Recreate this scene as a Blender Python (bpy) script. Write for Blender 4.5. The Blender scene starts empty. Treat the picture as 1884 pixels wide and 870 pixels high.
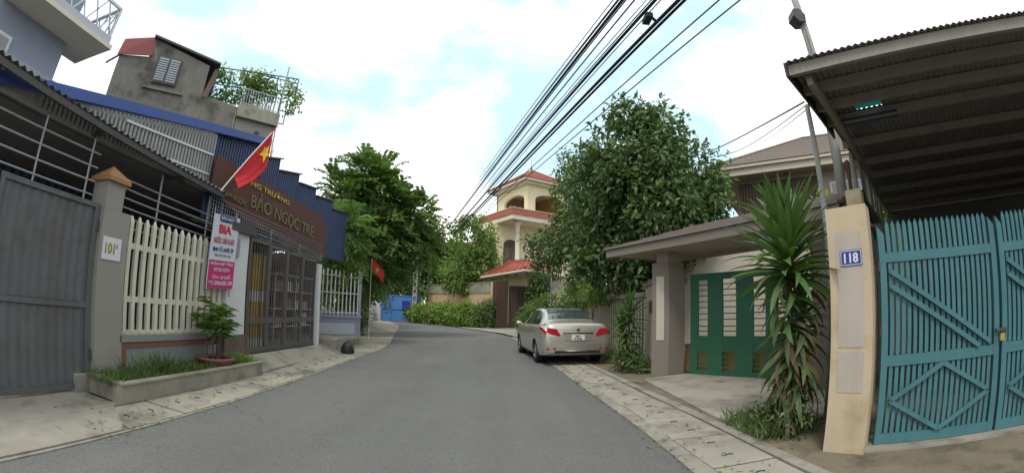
import bpy, math, random
import numpy as np
from mathutils import Vector, Matrix
S = bpy.context.scene
COL = S.collection
random.seed(11); RNG = np.random.default_rng(11)
PI = math.pi

# ---------------------------------------------------------------- camera (wide dashcam lens)
EYE = 1.45
pit, rol = -.1659, .0217
cam = bpy.data.cameras.new('camera'); co = bpy.data.objects.new('camera', cam); COL.objects.link(co); S.camera = co
cam.type = 'PANO'; cam.panorama_type = 'FISHEYE_LENS_POLYNOMIAL'
cam.sensor_width = 36; cam.fisheye_fov = PI; cam.clip_end = 3000; cam.clip_start = .05
cam.fisheye_polynomial_k0 = 0
for n, v in zip('1234', (6.59237850e-02, 2.26906467e-07, -1.26143177e-06, 1.97025115e-09)):
    setattr(cam, 'fisheye_polynomial_k' + n, -v)
_up = Vector((math.sin(rol) * math.cos(pit), math.cos(rol) * math.cos(pit), math.sin(pit)))
_y = Vector((0, 0, -1)); _y = (_y - _up * _y.dot(_up)).normalized(); _x = _y.cross(_up)
_m = Matrix((_x, _y, _up)).to_4x4(); _m.translation = (0, 0, EYE); co.matrix_world = _m

# ---------------------------------------------------------------- sky, sun, exposure
SUN_EL, SUN_AZ = math.radians(58), math.radians(205)       # azimuth clockwise from +Y
w = bpy.data.worlds.new('World'); S.world = w; w.use_nodes = True
nt = w.node_tree; nt.nodes.clear()
N = nt.nodes.new; L = nt.links.new
sky = N('ShaderNodeTexSky'); sky.sky_type = 'NISHITA'; sky.sun_disc = False
sky.sun_elevation = SUN_EL; sky.sun_rotation = SUN_AZ; sky.air_density = 1.0; sky.dust_density = 1.5
bg1 = N('ShaderNodeBackground'); bg1.inputs[1].default_value = .15
tint = N('ShaderNodeMix'); tint.data_type = 'RGBA'; tint.inputs[0].default_value = .8
tint.inputs[7].default_value = (2.3, 4.1, 4.8, 1)
L(sky.outputs[0], tint.inputs[6]); L(tint.outputs[2], bg1.inputs[0])
bg2 = N('ShaderNodeBackground'); bg2.inputs[0].default_value = (1, .985, .955, 1); bg2.inputs[1].default_value = 1.12
tc = N('ShaderNodeTexCoord'); mp = N('ShaderNodeMapping'); mp.inputs[3].default_value = (1, 1, 1.7); mp.inputs[1].default_value = (4.4, 8.2, 1.1)
nz = N('ShaderNodeTexNoise'); nz.inputs['Scale'].default_value = 1.7; nz.inputs['Detail'].default_value = 7; nz.inputs['Roughness'].default_value = .52
rp = N('ShaderNodeValToRGB'); rp.color_ramp.elements[0].position = .43; rp.color_ramp.elements[1].position = .58
rp.color_ramp.elements[0].color = (.22, .22, .22, 1)
mx = N('ShaderNodeMixShader'); out = N('ShaderNodeOutputWorld')
L(tc.outputs['Generated'], mp.inputs[0]); L(mp.outputs[0], nz.inputs['Vector']); L(nz.outputs['Fac'], rp.inputs[0])
L(rp.outputs[0], mx.inputs[0]); L(bg1.outputs[0], mx.inputs[1]); L(bg2.outputs[0], mx.inputs[2]); L(mx.outputs[0], out.inputs[0])
sd = bpy.data.lights.new('sun', 'SUN'); sd.energy = 1.3; sd.angle = math.radians(14); sd.color = (1, .96, .88)
so = bpy.data.objects.new('sun', sd); COL.objects.link(so)
_sv = Vector((math.sin(SUN_AZ) * math.cos(SUN_EL), math.cos(SUN_AZ) * math.cos(SUN_EL), math.sin(SUN_EL)))
so.rotation_euler = _sv.to_track_quat('Z', 'Y').to_euler(); so.location = (0, 0, 60)
vs = S.view_settings; vs.view_transform = 'Standard'; vs.look = 'None'; vs.exposure = .58; vs.gamma = 1

# ---------------------------------------------------------------- materials
MATS = {}
def mat(name, col, rough=.8, scale=6, amt=.18, bump=.15, metal=0, streak=0, dirt=None, fine=60, trans=0, emit=0, spec=.4):
    if name in MATS: return MATS[name]
    m = bpy.data.materials.new(name); m.use_nodes = True; t = m.node_tree; b = t.nodes['Principled BSDF']
    b.inputs['Roughness'].default_value = rough; b.inputs['Metallic'].default_value = metal
    b.inputs['Specular IOR Level'].default_value = spec
    geo = t.nodes.new('ShaderNodeNewGeometry')
    def noise(sc, det=4, vec=None, rgh=.6):
        n = t.nodes.new('ShaderNodeTexNoise'); n.inputs['Scale'].default_value = sc; n.inputs['Detail'].default_value = det
        n.inputs['Roughness'].default_value = rgh
        t.links.new(vec or geo.outputs['Position'], n.inputs['Vector']); return n.outputs['Fac']
    def math_(op, a, b_, clamp=False):
        n = t.nodes.new('ShaderNodeMath'); n.operation = op; n.use_clamp = clamp
        for i, v in enumerate((a, b_)):
            if hasattr(v, 'links'): t.links.new(v, n.inputs[i])
            else: n.inputs[i].default_value = v
        return n.outputs[0]
    f1 = noise(scale); f2 = noise(fine, 3)
    k = math_('ADD', math_('MULTIPLY', math_('SUBTRACT', f1, .5), amt * 3), math_('MULTIPLY', math_('SUBTRACT', f2, .5), amt * 1.2))
    if streak:
        mpn = t.nodes.new('ShaderNodeMapping'); mpn.inputs[3].default_value = (9, 9, .7)
        t.links.new(geo.outputs['Position'], mpn.inputs[0])
        f3 = noise(1.0, 5, mpn.outputs[0])
        k = math_('ADD', k, math_('MULTIPLY', math_('SUBTRACT', f3, .52), streak * 4))
    k = math_('ADD', k, 1.0)
    mul = t.nodes.new('ShaderNodeVectorMath'); mul.operation = 'SCALE'
    c = (*col, 1)
    if dirt:
        d = t.nodes.new('ShaderNodeMix'); d.data_type = 'RGBA'
        r = t.nodes.new('ShaderNodeValToRGB'); r.color_ramp.elements[0].position = .5; r.color_ramp.elements[1].position = .68
        t.links.new(noise(dirt[1], 6), r.inputs[0]); t.links.new(r.outputs[0], d.inputs[0])
        d.inputs[6].default_value = c; d.inputs[7].default_value = (*dirt[0], 1)
        t.links.new(d.outputs[2], mul.inputs[0])
    else: mul.inputs[0].default_value = col
    t.links.new(k, mul.inputs['Scale']); t.links.new(mul.outputs[0], b.inputs['Base Color'])
    if bump:
        bp = t.nodes.new('ShaderNodeBump'); bp.inputs['Strength'].default_value = bump; bp.inputs['Distance'].default_value = .01
        t.links.new(f2, bp.inputs['Height']); t.links.new(bp.outputs[0], b.inputs['Normal'])
    if trans:
        tr = t.nodes.new('ShaderNodeBsdfTranslucent'); ms = t.nodes.new('ShaderNodeMixShader'); ms.inputs[0].default_value = trans
        sc2 = t.nodes.new('ShaderNodeVectorMath'); sc2.operation = 'MULTIPLY'; sc2.inputs[1].default_value = (1.3, 1.5, .7)
        t.links.new(mul.outputs[0], sc2.inputs[0]); t.links.new(sc2.outputs[0], tr.inputs['Color'])
        t.links.new(b.outputs[0], ms.inputs[1]); t.links.new(tr.outputs[0], ms.inputs[2])
        t.links.new(ms.outputs[0], t.nodes['Material Output'].inputs[0])
    MATS[name] = m; return m
def glass(name, col, rough=.05):
    m = bpy.data.materials.new(name); m.use_nodes = True; b = m.node_tree.nodes['Principled BSDF']
    b.inputs['Base Color'].default_value = (*col, 1); b.inputs['Roughness'].default_value = rough
    b.inputs['Specular IOR Level'].default_value = .9; b.inputs['Coat Weight'].default_value = .6; b.inputs['Coat Roughness'].default_value = .03
    return m
M_asph = mat('asphalt', (.132, .131, .126), .9, .5, .07, .5, fine=160, dirt=((.145, .142, .135), .35))
M_conc = mat('pale_concrete', (.31, .285, .235), .92, 1.2, .2, .4, dirt=((.15, .13, .10), 1.3), fine=45)
M_slab = mat('slab_concrete', (.30, .275, .225), .92, 1.4, .24, .5, dirt=((.13, .12, .095), 1.1), fine=38)
M_kerb = mat('kerb_concrete', (.26, .24, .20), .92, 2.2, .28, .4, dirt=((.16, .14, .11), 2.5))
M_dirt = mat('dirt', (.17, .14, .10), 1, 1.5, .3, .6, dirt=((.08, .075, .05), 2.3), fine=30)
M_gap = mat('dark_joint', (.035, .032, .028), 1, 5, .2, 0)
M_earth = mat('earth', (.13, .12, .085), 1, .4, .3, .3)
M_cream = mat('cream_picket_paint', (.58, .54, .43), .7, 5, .12, .15, streak=.09)
M_gpill = mat('warm_grey_plaster', (.27, .25, .22), .85, 2, .06, .15, streak=.02)
M_gwall = mat('grey_wall_plaster', (.23, .23, .21), .85, 2, .08, .15, streak=.03)
M_ochre = mat('ochre_cap', (.34, .17, .075), .8, 3, .15, .15)
M_redbr = mat('red_brown_paint', (.20, .10, .07), .75, 3, .12, .15, streak=.04)
M_white = mat('white_plaster', (.58, .57, .57), .8, 2, .05, .1, streak=.02)
M_bbase = mat('brown_base_paint', (.15, .09, .085), .7, 3, .1, .1)
M_steel = mat('grey_steel', (.30, .30, .31), .5, 3, .1, .05, metal=.3)
M_dsteel = mat('dark_steel', (.075, .07, .07), .55, 3, .15, .05, metal=.2)
M_gate = mat('brown_gate_paint', (.115, .10, .094), .55, 4, .15, .05, metal=.2)
M_ggate = mat('grey_gate_sheet', (.11, .115, .12), .65, 3, .16, .15, metal=.1, streak=.08, dirt=((.10, .085, .07), 2.5))
M_navy = mat('navy_corrugated_sheet', (.05, .07, .145), .55, 2, .14, .05, metal=.1, streak=.05)
M_blue = mat('blue_fascia_paint', (.045, .09, .29), .5, 2, .08, .05)
M_rib = mat('grey_ribbed_sheet', (.30, .30, .29), .6, 2, .16, .05, streak=.12)
M_dark = mat('dark_awning_sheet', (.19, .19, .19), .8, 2, .15, .1)
M_board = mat('red_brown_signboard', (.095, .038, .03), .75, 2, .16, .05, streak=.03)
M_gold = mat('gold_lettering', (.46, .35, .07), .4, 8, .25, .05, metal=.6)
M_dgold = mat('dull_gold_lettering', (.19, .155, .075), .5, 8, .25, .05, metal=.4)
M_old = mat('weathered_concrete', (.20, .185, .16), .95, 1.1, .22, .5, streak=.13, dirt=((.075, .068, .058), .8), fine=25)
M_oldp = mat('mould_stained_render', (.30, .28, .22), .95, 2, .2, .3, streak=.12, dirt=((.13, .12, .09), 1.5))
M_redr = mat('red_roof_sheet', (.17, .02, .02), .6, 2, .12, .05)
M_lav = mat('lavender_grey_paint', (.27, .29, .37), .75, 2, .05, .05)
M_palelav = mat('pale_lavender_paint', (.45, .46, .52), .75, 2, .05, .05)
M_wpaint = mat('white_metal_paint', (.62, .62, .62), .5, 3, .08, .05)
M_flag = mat('red_flag_cloth', (.62, .035, .05), .8, 3, .06, .05, trans=.35)
M_star = mat('yellow_star_cloth', (.75, .52, .04), .8, 3, .05, 0)
M_signw = mat('sign_white', (.55, .56, .62), .4, 3, .03, 0)
M_signp = mat('sign_pink', (.50, .03, .14), .4, 3, .03, 0)
M_signn = mat('sign_navy', (.03, .045, .13), .4, 3, .03, 0)
M_signr = mat('sign_red', (.50, .03, .06), .4, 3, .03, 0)
M_signg = mat('sign_green', (.04, .12, .11), .4, 3, .03, 0)
M_yel = mat('yellow_crate_plastic', (.48, .30, .03), .5, 3, .15, .05)
M_term = mat('terracotta', (.19, .085, .065), .8, 5, .15, .1)
M_bark = mat('bark', (.11, .09, .065), .95, 6, .3, .8, streak=.1)
M_leafD = mat('dark_glossy_leaf', (.072, .118, .036), .45, 1.6, .3, 0, trans=.22, spec=.5, fine=9)
M_leafL = mat('fresh_green_leaf', (.13, .19, .045), .5, 1.4, .28, 0, trans=.3, fine=9)
M_leafM = mat('mid_green_leaf', (.115, .18, .056), .5, 1.0, .32, 0, trans=.28, fine=7)
M_leafY = mat('yellow_green_leaf', (.22, .31, .07), .5, 1.4, .25, 0, trans=.35, fine=9)
M_leafF = mat('feathery_leaf', (.13, .20, .070), .55, 1.0, .3, 0, trans=.4, fine=7)
M_strap = mat('strap_leaf', (.085, .155, .045), .45, 5, .2, 0, trans=.25, fine=14, spec=.5)
M_strap2 = mat('old_strap_leaf', (.10, .125, .06), .55, 5, .25, 0, trans=.2, fine=14)
M_dry = mat('dry_leaf', (.15, .115, .06), .9, 6, .3, 0, trans=.2)
M_grass = mat('grass_blade', (.11, .165, .05), .7, 3, .3, 0, trans=.3)
M_bgate = mat('bright_blue_gate_paint', (.06, .18, .42), .5, 2, .08, .05)
M_pole = mat('pole_concrete', (.27, .26, .25), .85, 4, .12, .2, streak=.03)
M_peach = mat('peach_wall_paint', (.52, .37, .22), .85, 1.5, .08, .1, streak=.03)
M_mossw = mat('mossy_wall_top', (.27, .27, .20), .9, 1.2, .22, .2, streak=.1, dirt=((.14, .15, .09), 1.4))
M_vcream = mat('villa_cream_paint', (.70, .61, .42), .8, 1.5, .05, .05, streak=.01)
M_vwhite = mat('villa_white_trim', (.62, .57, .47), .8, 1.5, .05, .05)
M_vtan = mat('villa_inner_tan', (.33, .20, .10), .85, 1.5, .08, .05)
M_tile = mat('red_clay_tile', (.27, .062, .035), .75, 2.5, .16, .2)
M_tile2 = mat('pinkish_clay_ledge', (.36, .10, .07), .75, 2.5, .14, .1, streak=.06)
M_brick = mat('dark_brown_brick', (.085, .045, .035), .8, 8, .25, .1)
M_wood = mat('dark_brown_wood', (.075, .042, .03), .6, 8, .25, .1, streak=.08)
M_iron = mat('brown_iron', (.11, .085, .065), .7, 5, .2, .05)
M_beige = mat('beige_plaster', (.35, .30, .245), .85, 1.5, .06, .1, streak=.02)
M_beiged = mat('greybrown_plaster', (.21, .18, .155), .85, 1.5, .06, .1, streak=.02)
M_panelw = mat('cream_inset_panel', (.50, .45, .38), .8, 2, .05, .05)
M_gtile = mat('grey_brown_roof_tile', (.20, .17, .15), .8, 3, .14, .15, fine=20)
M_soffit = mat('cream_fascia', (.42, .37, .30), .8, 1.5, .05, .05)
M_green = mat('dark_green_gate_paint', (.028, .12, .07), .5, 3, .12, .05, metal=.1)
M_yellow = mat('yellow_wall_paint', (.66, .46, .19), .85, 1.5, .08, .1)
M_p118 = mat('yellow_cream_plaster', (.50, .405, .28), .85, 1.5, .08, .2, streak=.05, dirt=((.40, .31, .20), 2.2))
M_p118i = mat('pale_inset_plaster', (.42, .37, .32), .85, 2.5, .1, .1, streak=.06)
M_plate = mat('blue_enamel', (.025, .045, .24), .3, 3, .05, 0)
M_teal = mat('teal_gate_paint', (.052, .155, .175), .65, 4, .16, .1, metal=0, streak=.09)
M_can = mat('canopy_sheet', (.22, .21, .205), .75, 3, .15, .1)
M_purl = mat('timber_purlin', (.27, .245, .215), .8, 4, .15, .1)
M_cyan = mat('cyan_translucent_sheet', (.02, .26, .46), .5, 6, .2, 0, trans=.6)
M_black = mat('black_rubber', (.012, .012, .013), .75, 5, .2, .05)
M_cable = mat('cable_black', (.018, .02, .03), .6, 5, .1, 0)
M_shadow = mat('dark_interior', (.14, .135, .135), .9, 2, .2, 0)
M_paint = mat('champagne_car_paint', (.49, .455, .405), .3, 3, .015, 0, metal=.6, fine=300)
M_paint.node_tree.nodes['Principled BSDF'].inputs['Coat Weight'].default_value = .8
M_paint.node_tree.nodes['Principled BSDF'].inputs['Coat Roughness'].default_value = .05
M_chrome = mat('chrome', (.7, .7, .7), .12, 3, .02, 0, metal=1)
M_alloy = mat('alloy_rim', (.42, .42, .43), .3, 3, .05, 0, metal=.9)
M_lampr = mat('red_lamp_lens', (.42, .012, .02), .12, 3, .1, 0, spec=.8)
M_glass = glass('tinted_glass', (.025, .03, .032)); M_glassb = glass('rear_glass', (.045, .06, .065), .08)
M_trim = mat('black_trim', (.02, .02, .02), .5, 3, .1, 0)
M_numw = mat('plate_white', (.62, .62, .64), .4, 3, .02, 0)

def asphalt_detail(m):
    t = m.node_tree; b = t.nodes['Principled BSDF']; src = b.inputs['Base Color'].links[0].from_socket
    geo = t.nodes.new('ShaderNodeNewGeometry')
    def nd(k, **kw):
        n = t.nodes.new(k)
        for a, v in kw.items(): n.inputs[a].default_value = v
        return n
    lk = t.links.new
    big = nd('ShaderNodeTexNoise', Scale=.22, Detail=5, Roughness=.65); lk(geo.outputs['Position'], big.inputs['Vector'])
    mpn = nd('ShaderNodeMapping', Scale=(1.5, .12, 1)); lk(geo.outputs['Position'], mpn.inputs[0])
    strk = nd('ShaderNodeTexNoise', Scale=1.0, Detail=4); lk(mpn.outputs[0], strk.inputs['Vector'])
    grit = nd('ShaderNodeTexVoronoi', Scale=75); lk(geo.outputs['Position'], grit.inputs['Vector'])
    warp = nd('ShaderNodeTexNoise', Scale=1.3, Detail=6); lk(geo.outputs['Position'], warp.inputs['Vector'])
    add = t.nodes.new('ShaderNodeVectorMath'); add.operation = 'MULTIPLY_ADD'; add.inputs[1].default_value = (.9, .9, 0); lk(warp.outputs['Color'], add.inputs[0]); lk(geo.outputs['Position'], add.inputs[2])
    vor = t.nodes.new('ShaderNodeTexVoronoi'); vor.feature = 'DISTANCE_TO_EDGE'; vor.inputs['Scale'].default_value = .33; lk(add.outputs[0], vor.inputs['Vector'])
    cr_ = nd('ShaderNodeMapRange', **{'From Min': 0, 'From Max': .006, 'To Min': .74, 'To Max': 1}); lk(vor.outputs['Distance'], cr_.inputs[0])
    msk = nd('ShaderNodeMapRange', **{'From Min': .5, 'From Max': .56, 'To Min': 1, 'To Max': 0}); lk(big.outputs['Fac'], msk.inputs[0])
    mxc = t.nodes.new('ShaderNodeMath'); mxc.operation = 'MAXIMUM'; lk(cr_.outputs[0], mxc.inputs[0]); lk(msk.outputs[0], mxc.inputs[1])
    def rng(n, o, lo, hi):
        r = nd('ShaderNodeMapRange', **{'From Min': .25, 'From Max': .75, 'To Min': lo, 'To Max': hi}); lk(n.outputs[o], r.inputs[0]); return r.outputs[0]
    def mul(a, c):
        n = t.nodes.new('ShaderNodeMath'); n.operation = 'MULTIPLY'; lk(a, n.inputs[0]); lk(c, n.inputs[1]); return n.outputs[0]
    k = mul(mul(rng(big, 'Fac', .86, 1.14), rng(strk, 'Fac', .9, 1.1)), mul(rng(grit, 'Distance', 1.16, .78), mxc.outputs[0]))
    sc2 = t.nodes.new('ShaderNodeVectorMath'); sc2.operation = 'SCALE'; lk(src, sc2.inputs[0]); lk(k, sc2.inputs['Scale']); lk(sc2.outputs[0], b.inputs['Base Color'])
asphalt_detail(M_asph)
# ---------------------------------------------------------------- building helpers
def V3(p): return Vector((p[0], p[1], p[2]))
class MB:
    def __init__(s): s.v = []; s.f = []
    def add(s, vs_, fs):
        o = len(s.v); s.v += [tuple(p) for p in vs_]; s.f += [tuple(i + o for i in f) for f in fs]; return s
    def ob(s, o, a, b, c):                 # parallelepiped from corner o and three edge vectors
        o, a, b, c = map(V3, (o, a, b, c))
        if a.cross(b).dot(c) < 0: a, b = b, a
        return s.add([o, o + a, o + a + b, o + b, o + c, o + a + c, o + a + b + c, o + b + c],
                     [(3, 2, 1, 0), (4, 5, 6, 7), (0, 1, 5, 4), (1, 2, 6, 5), (2, 3, 7, 6), (3, 0, 4, 7)])
    def box(s, x0, y0, z0, x1, y1, z1): return s.ob((x0, y0, z0), (x1 - x0, 0, 0), (0, y1 - y0, 0), (0, 0, z1 - z0))
    def bar(s, p, q, w_, h, up=(0, 0, 1)):  # rectangular bar from p to q, centred
        p, q = V3(p), V3(q); d = (q - p).normalized(); u = V3(up)
        if abs(d.dot(u)) > .98: u = Vector((1, 0, 0))
        a = d.cross(u).normalized(); b = a.cross(d).normalized()
        return s.ob(p - a * w_ / 2 - b * h / 2, a * w_, b * h, q - p)
    def tube(s, pts, r, n=8, cap=True):
        pts = [V3(p) for p in pts]; rs = r if isinstance(r, (list, tuple)) else [r] * len(pts)
        vs_, fs = [], []
        for i, p in enumerate(pts):
            d = (pts[min(i + 1, len(pts) - 1)] - pts[max(i - 1, 0)]).normalized()
            u = Vector((0, 0, 1)) if abs(d.z) < .9 else Vector((1, 0, 0))
            a = d.cross(u).normalized(); b = a.cross(d).normalized()
            vs_ += [p + (a * math.cos(2 * PI * k / n) + b * math.sin(2 * PI * k / n)) * rs[i] for k in range(n)]
        for i in range(len(pts) - 1):
            for k in range(n):
                k2 = (k + 1) % n; fs.append((i * n + k, i * n + k2, (i + 1) * n + k2, (i + 1) * n + k))
        if cap: fs += [tuple(range(n - 1, -1, -1)), tuple(range((len(pts) - 1) * n, len(pts) * n))]
        return s.add(vs_, fs)
    def lathe(s, c, prof, n=16):           # prof: (r, z)
        c = V3(c); vs_, fs = [], []
        for r, z in prof: vs_ += [c + Vector((r * math.cos(2 * PI * k / n), r * math.sin(2 * PI * k / n), z)) for k in range(n)]
        for i in range(len(prof) - 1):
            for k in range(n):
                k2 = (k + 1) % n; fs.append((i * n + k, i * n + k2, (i + 1) * n + k2, (i + 1) * n + k))
        fs += [tuple(range(n - 1, -1, -1)), tuple(range((len(prof) - 1) * n, len(prof) * n))]
        return s.add(vs_, fs)
    def prism(s, poly, ext):               # planar polygon extruded along ext
        e = V3(ext); P = [V3(p) for p in poly]; n = len(P)
        nn = Vector((0, 0, 0))
        for i in range(n): nn += P[i].cross(P[(i + 1) % n])
        if nn.dot(e) < 0: P.reverse()
        return s.add(P + [p + e for p in P], [tuple(range(n - 1, -1, -1)), tuple(range(n, 2 * n))] +
                     [(i, (i + 1) % n, n + (i + 1) % n, n + i) for i in range(n)])
    def build(s, name, m, parent=None, smooth=False, **k):
        me = bpy.data.meshes.new(name); P = world_of(parent) if parent else Vector((0, 0, 0))
        me.from_pydata([(v[0] - P.x, v[1] - P.y, v[2] - P.z) for v in s.v], [], s.f)
        me.materials.append(m)
        if smooth: me.polygons.foreach_set('use_smooth', [True] * len(me.polygons))
        me.update()
        o = bpy.data.objects.new(name, me); COL.objects.link(o)
        if parent: o.parent = parent
        for a, b in k.items(): o[a] = b
        return o
def world_of(o):
    v = Vector((0, 0, 0))
    while o is not None: v += o.location; o = o.parent
    return v
def thing(name, label, cat, loc=(0, 0, 0), group=None):
    o = bpy.data.objects.new(name, None); COL.objects.link(o); o.location = loc; o.empty_display_size = .2
    o['label'] = label; o['category'] = cat
    if group: o['group'] = group
    return o
def struct(name, mb, m, **k): return mb.build(name, m, kind='structure', **k)
def part(name, mesh, m, parent, M4):       # a piece sharing mesh data
    o = bpy.data.objects.new(name, mesh); COL.objects.link(o); o.parent = parent
    o.matrix_local = Matrix.Translation(-world_of(parent)) @ M4; return o
def text_obj(body, origin, right, up, width, height, m, parent, name='lettering', depth=.004, bold=0, shear=0, fit=True, spacing=1):
    cu = bpy.data.curves.new(name, 'FONT'); cu.body = body; cu.extrude = .5; cu.align_x = 'LEFT'; cu.resolution_u = 3
    cu.offset = bold; cu.shear = shear; cu.space_character = spacing
    tmp = bpy.data.objects.new('tmp_text', cu); COL.objects.link(tmp)
    bpy.context.view_layer.update(); dg = bpy.context.evaluated_depsgraph_get()
    me = bpy.data.meshes.new_from_object(tmp.evaluated_get(dg)); bpy.data.objects.remove(tmp); bpy.data.curves.remove(cu)
    vs_ = np.array([v.co for v in me.vertices]) if len(me.vertices) else np.zeros((1, 3))
    lo, hi = vs_.min(0), vs_.max(0); r, u = V3(right).normalized(), V3(up).normalized(); n = r.cross(u)
    sx = width / max(hi[0] - lo[0], 1e-6); sy = height / max(hi[1] - lo[1], 1e-6)
    P = world_of(parent); o0 = V3(origin) - P
    for v in me.vertices:
        x, y, z = v.co
        v.co = o0 + r * ((x - lo[0]) * sx) + u * ((y - lo[1]) * sy) + n * ((z + .5) * depth)
    me.materials.clear(); me.materials.append(m); me.name = name
    o = bpy.data.objects.new(name, me); COL.objects.link(o); o.parent = parent; return o
def corrugated(o, a, b, n, amp, th=.003, seg=4):   # sheet from corner o; ribs run along a, repeat along b
    o, a, b = V3(o), V3(a), V3(b); nn = a.cross(b).normalized(); mb = MB(); k = n * seg
    top = []
    for i in range(k + 1):
        h = amp * math.cos(2 * PI * i / seg)
        p = o + b * (i / k) + nn * h; top.append(p)
    vs_ = []; fs = []
    for p in top: vs_ += [p, p + a, p + nn * th, p + a + nn * th]
    for i in range(k):
        j = i * 4; q = j + 4
        fs += [(j, q, q + 1, j + 1), (j + 2, j + 3, q + 3, q + 2), (j, j + 2, q + 2, q), (j + 1, q + 1, q + 3, j + 3)]
    return mb.add(vs_, fs)
def leaf_mesh(pos, dirs, nrm, ln, wd, fold=.18, droop=None):
    """many small folded leaves: 4 verts, 2 faces each"""
    pos, dirs, nrm = map(np.asarray, (pos, dirs, nrm)); n = len(pos)
    dirs = dirs / (np.linalg.norm(dirs, axis=1, keepdims=True) + 1e-9)
    side = np.cross(dirs, nrm); side /= (np.linalg.norm(side, axis=1, keepdims=True) + 1e-9)
    up_ = np.cross(side, dirs); ln = np.broadcast_to(ln, (n,))[:, None]; wd = np.broadcast_to(wd, (n,))[:, None]
    tip = pos + dirs * ln - (np.array([0, 0, 1.]) * ln * (droop or 0))
    a = pos + dirs * ln * .45 + side * wd / 2 + up_ * wd * fold; b = pos + dirs * ln * .45 - side * wd / 2 + up_ * wd * fold
    v = np.stack([pos, a, tip, b], 1).reshape(-1, 3)
    i = np.arange(n) * 4; f = np.stack([np.stack([i, i + 1, i + 2], 1), np.stack([i, i + 2, i + 3], 1)], 1).reshape(-1, 3)
    return v, f
def mesh_np(name, v, f, mats, parent=None, midx=None, **k):
    me = bpy.data.meshes.new(name); P = np.array(world_of(parent)) if parent else np.zeros(3)
    v = v - P; me.vertices.add(len(v)); me.vertices.foreach_set('co', v.astype(np.float32).ravel())
    n = len(f); me.loops.add(n * 3); me.loops.foreach_set('vertex_index', f.astype(np.int32).ravel())
    me.polygons.add(n); me.polygons.foreach_set('loop_start', np.arange(0, n * 3, 3, dtype=np.int32))
    me.polygons.foreach_set('loop_total', np.full(n, 3, dtype=np.int32))
    for m in mats: me.materials.append(m)
    if midx is not None: me.polygons.foreach_set('material_index', midx.astype(np.int32))
    me.update(calc_edges=True); me.validate()
    o = bpy.data.objects.new(name, me); COL.objects.link(o)
    if parent: o.parent = parent
    for a, b in k.items(): o[a] = b
    return o
def rdir(n):
    d = RNG.normal(size=(n, 3)); return d / np.linalg.norm(d, axis=1, keepdims=True)
def lobed(blobs, k=6, f_=.42):
    out_ = [(tuple(c_), tuple(r)) for c_, r in blobs]
    for c_, r in blobs:
        for d in rdir(k):
            out_.append((tuple(np.array(c_) + d * np.array(r) * .92), tuple(np.array(r) * f_ * RNG.uniform(.55, 1.25))))
    return out_
def crown_np(blobs, nclump, per, leaf, wr=.5, shell=.75, crad=.35, upb=.35):
    """leaf clumps spread over lumpy ellipsoids; returns pos, dir, normal, length"""
    vol = np.array([b[1][0] * b[1][1] + b[1][1] * b[1][2] for b in blobs]); pr_ = vol / vol.sum()
    idx = RNG.choice(len(blobs), nclump, p=pr_)
    c = np.array([b[0] for b in blobs])[idx]; r = np.array([b[1] for b in blobs])[idx]
    d = rdir(nclump); rad = np.where(RNG.random(nclump) < shell, RNG.uniform(.82, 1.08, nclump), RNG.uniform(.3, .85, nclump))
    cc = c + d * r * rad[:, None]
    P = np.repeat(cc, per, 0) + RNG.normal(size=(nclump * per, 3)) * crad * .5
    out_ = np.repeat(d, per, 0); dd = rdir(nclump * per) * .9 + out_ * .7; dd[:, 2] -= .15
    nn = rdir(nclump * per) * .5 + np.array([0, 0, 1.]) * upb + out_ * .6
    ln = leaf * RNG.uniform(.65, 1.25, nclump * per)
    return P, dd, nn, ln
def limbs(mb, base, top, r, ends, n=7):
    b, t = V3(base), V3(top); mid = (b + t) / 2 + Vector((.06, -.04, 0)) * (t - b).length * .5
    mb.tube([b, b.lerp(mid, .5) + Vector((.02, .01, 0)), mid, t], [r * 1.25, r, r * .85, r * .6], n)
    for e in ends:
        e = V3(e); s0 = mid.lerp(t, random.uniform(0, .9)); m_ = s0.lerp(e, .5) + Vector((0, 0, .12 * (e - s0).length))
        mb.tube([s0, m_, e], [r * .5, r * .3, r * .1], 5)
def tree(name, label, base, top, r, blobs, nclump, per, leaf, wr, m, cat='tree', crad=.35, group=None, droop=.1, mix=None, shell=.75, bark=None):
    t = thing(name, label, cat, base, group)
    mb = MB(); limbs(mb, base, top, r, [b[0] for b in blobs]); mb.build('trunk', bark or M_bark, t, True)
    P, D, Nn, ln = crown_np(lobed(blobs), nclump, per, leaf, wr, shell, crad)
    v, f = leaf_mesh(P, D, Nn, ln, ln * wr, droop=droop)
    mats = [m] + ([mix] if mix else []); mi = None
    if mix:
        cl = RNG.random(nclump) < .28; mi = np.repeat(np.repeat(cl, per), 2).astype(int)
    mesh_np('crown', v, f, mats, t, mi)
    return t

# ================================================================ GROUND, ROAD, PAVEMENTS
g = MB(); g.box(-900, -900, -1.2, 900, 900, -.06); struct('ground', g, M_earth)
LE = [(-3.56, -30), (-3.56, 2.5), (-3.58, 4.8), (-3.66, 6.5), (-3.72, 7.5), (-3.83, 9.5), (-3.92, 11.3), (-3.98, 13.2), (-4.35, 15.4), (-4.9, 17.7), (-5.9, 22), (-7.22, 27.75), (-10, 35), (-16, 45), (-30, 62)]
RE = [(1.62, -30), (1.61, 2.5), (1.56, 4.8), (1.47, 6.2), (1.36, 7.5), (1.22, 9.33), (1.05, 11.3), (.93, 13.2), (.72, 15.4), (.5, 17.7), (.05, 21.5), (-.91, 25), (-3.89, 30.3), (-9.4, 38.3), (-24, 58)]
road = MB(); n_ = len(LE)
road.add([(x, y, 0) for x, y in LE] + [(x, y, 0) for x, y in RE], [(i, i + n_, i + n_ + 1, i + 1) for i in range(n_ - 1)])
struct('road', road, M_asph)
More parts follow.
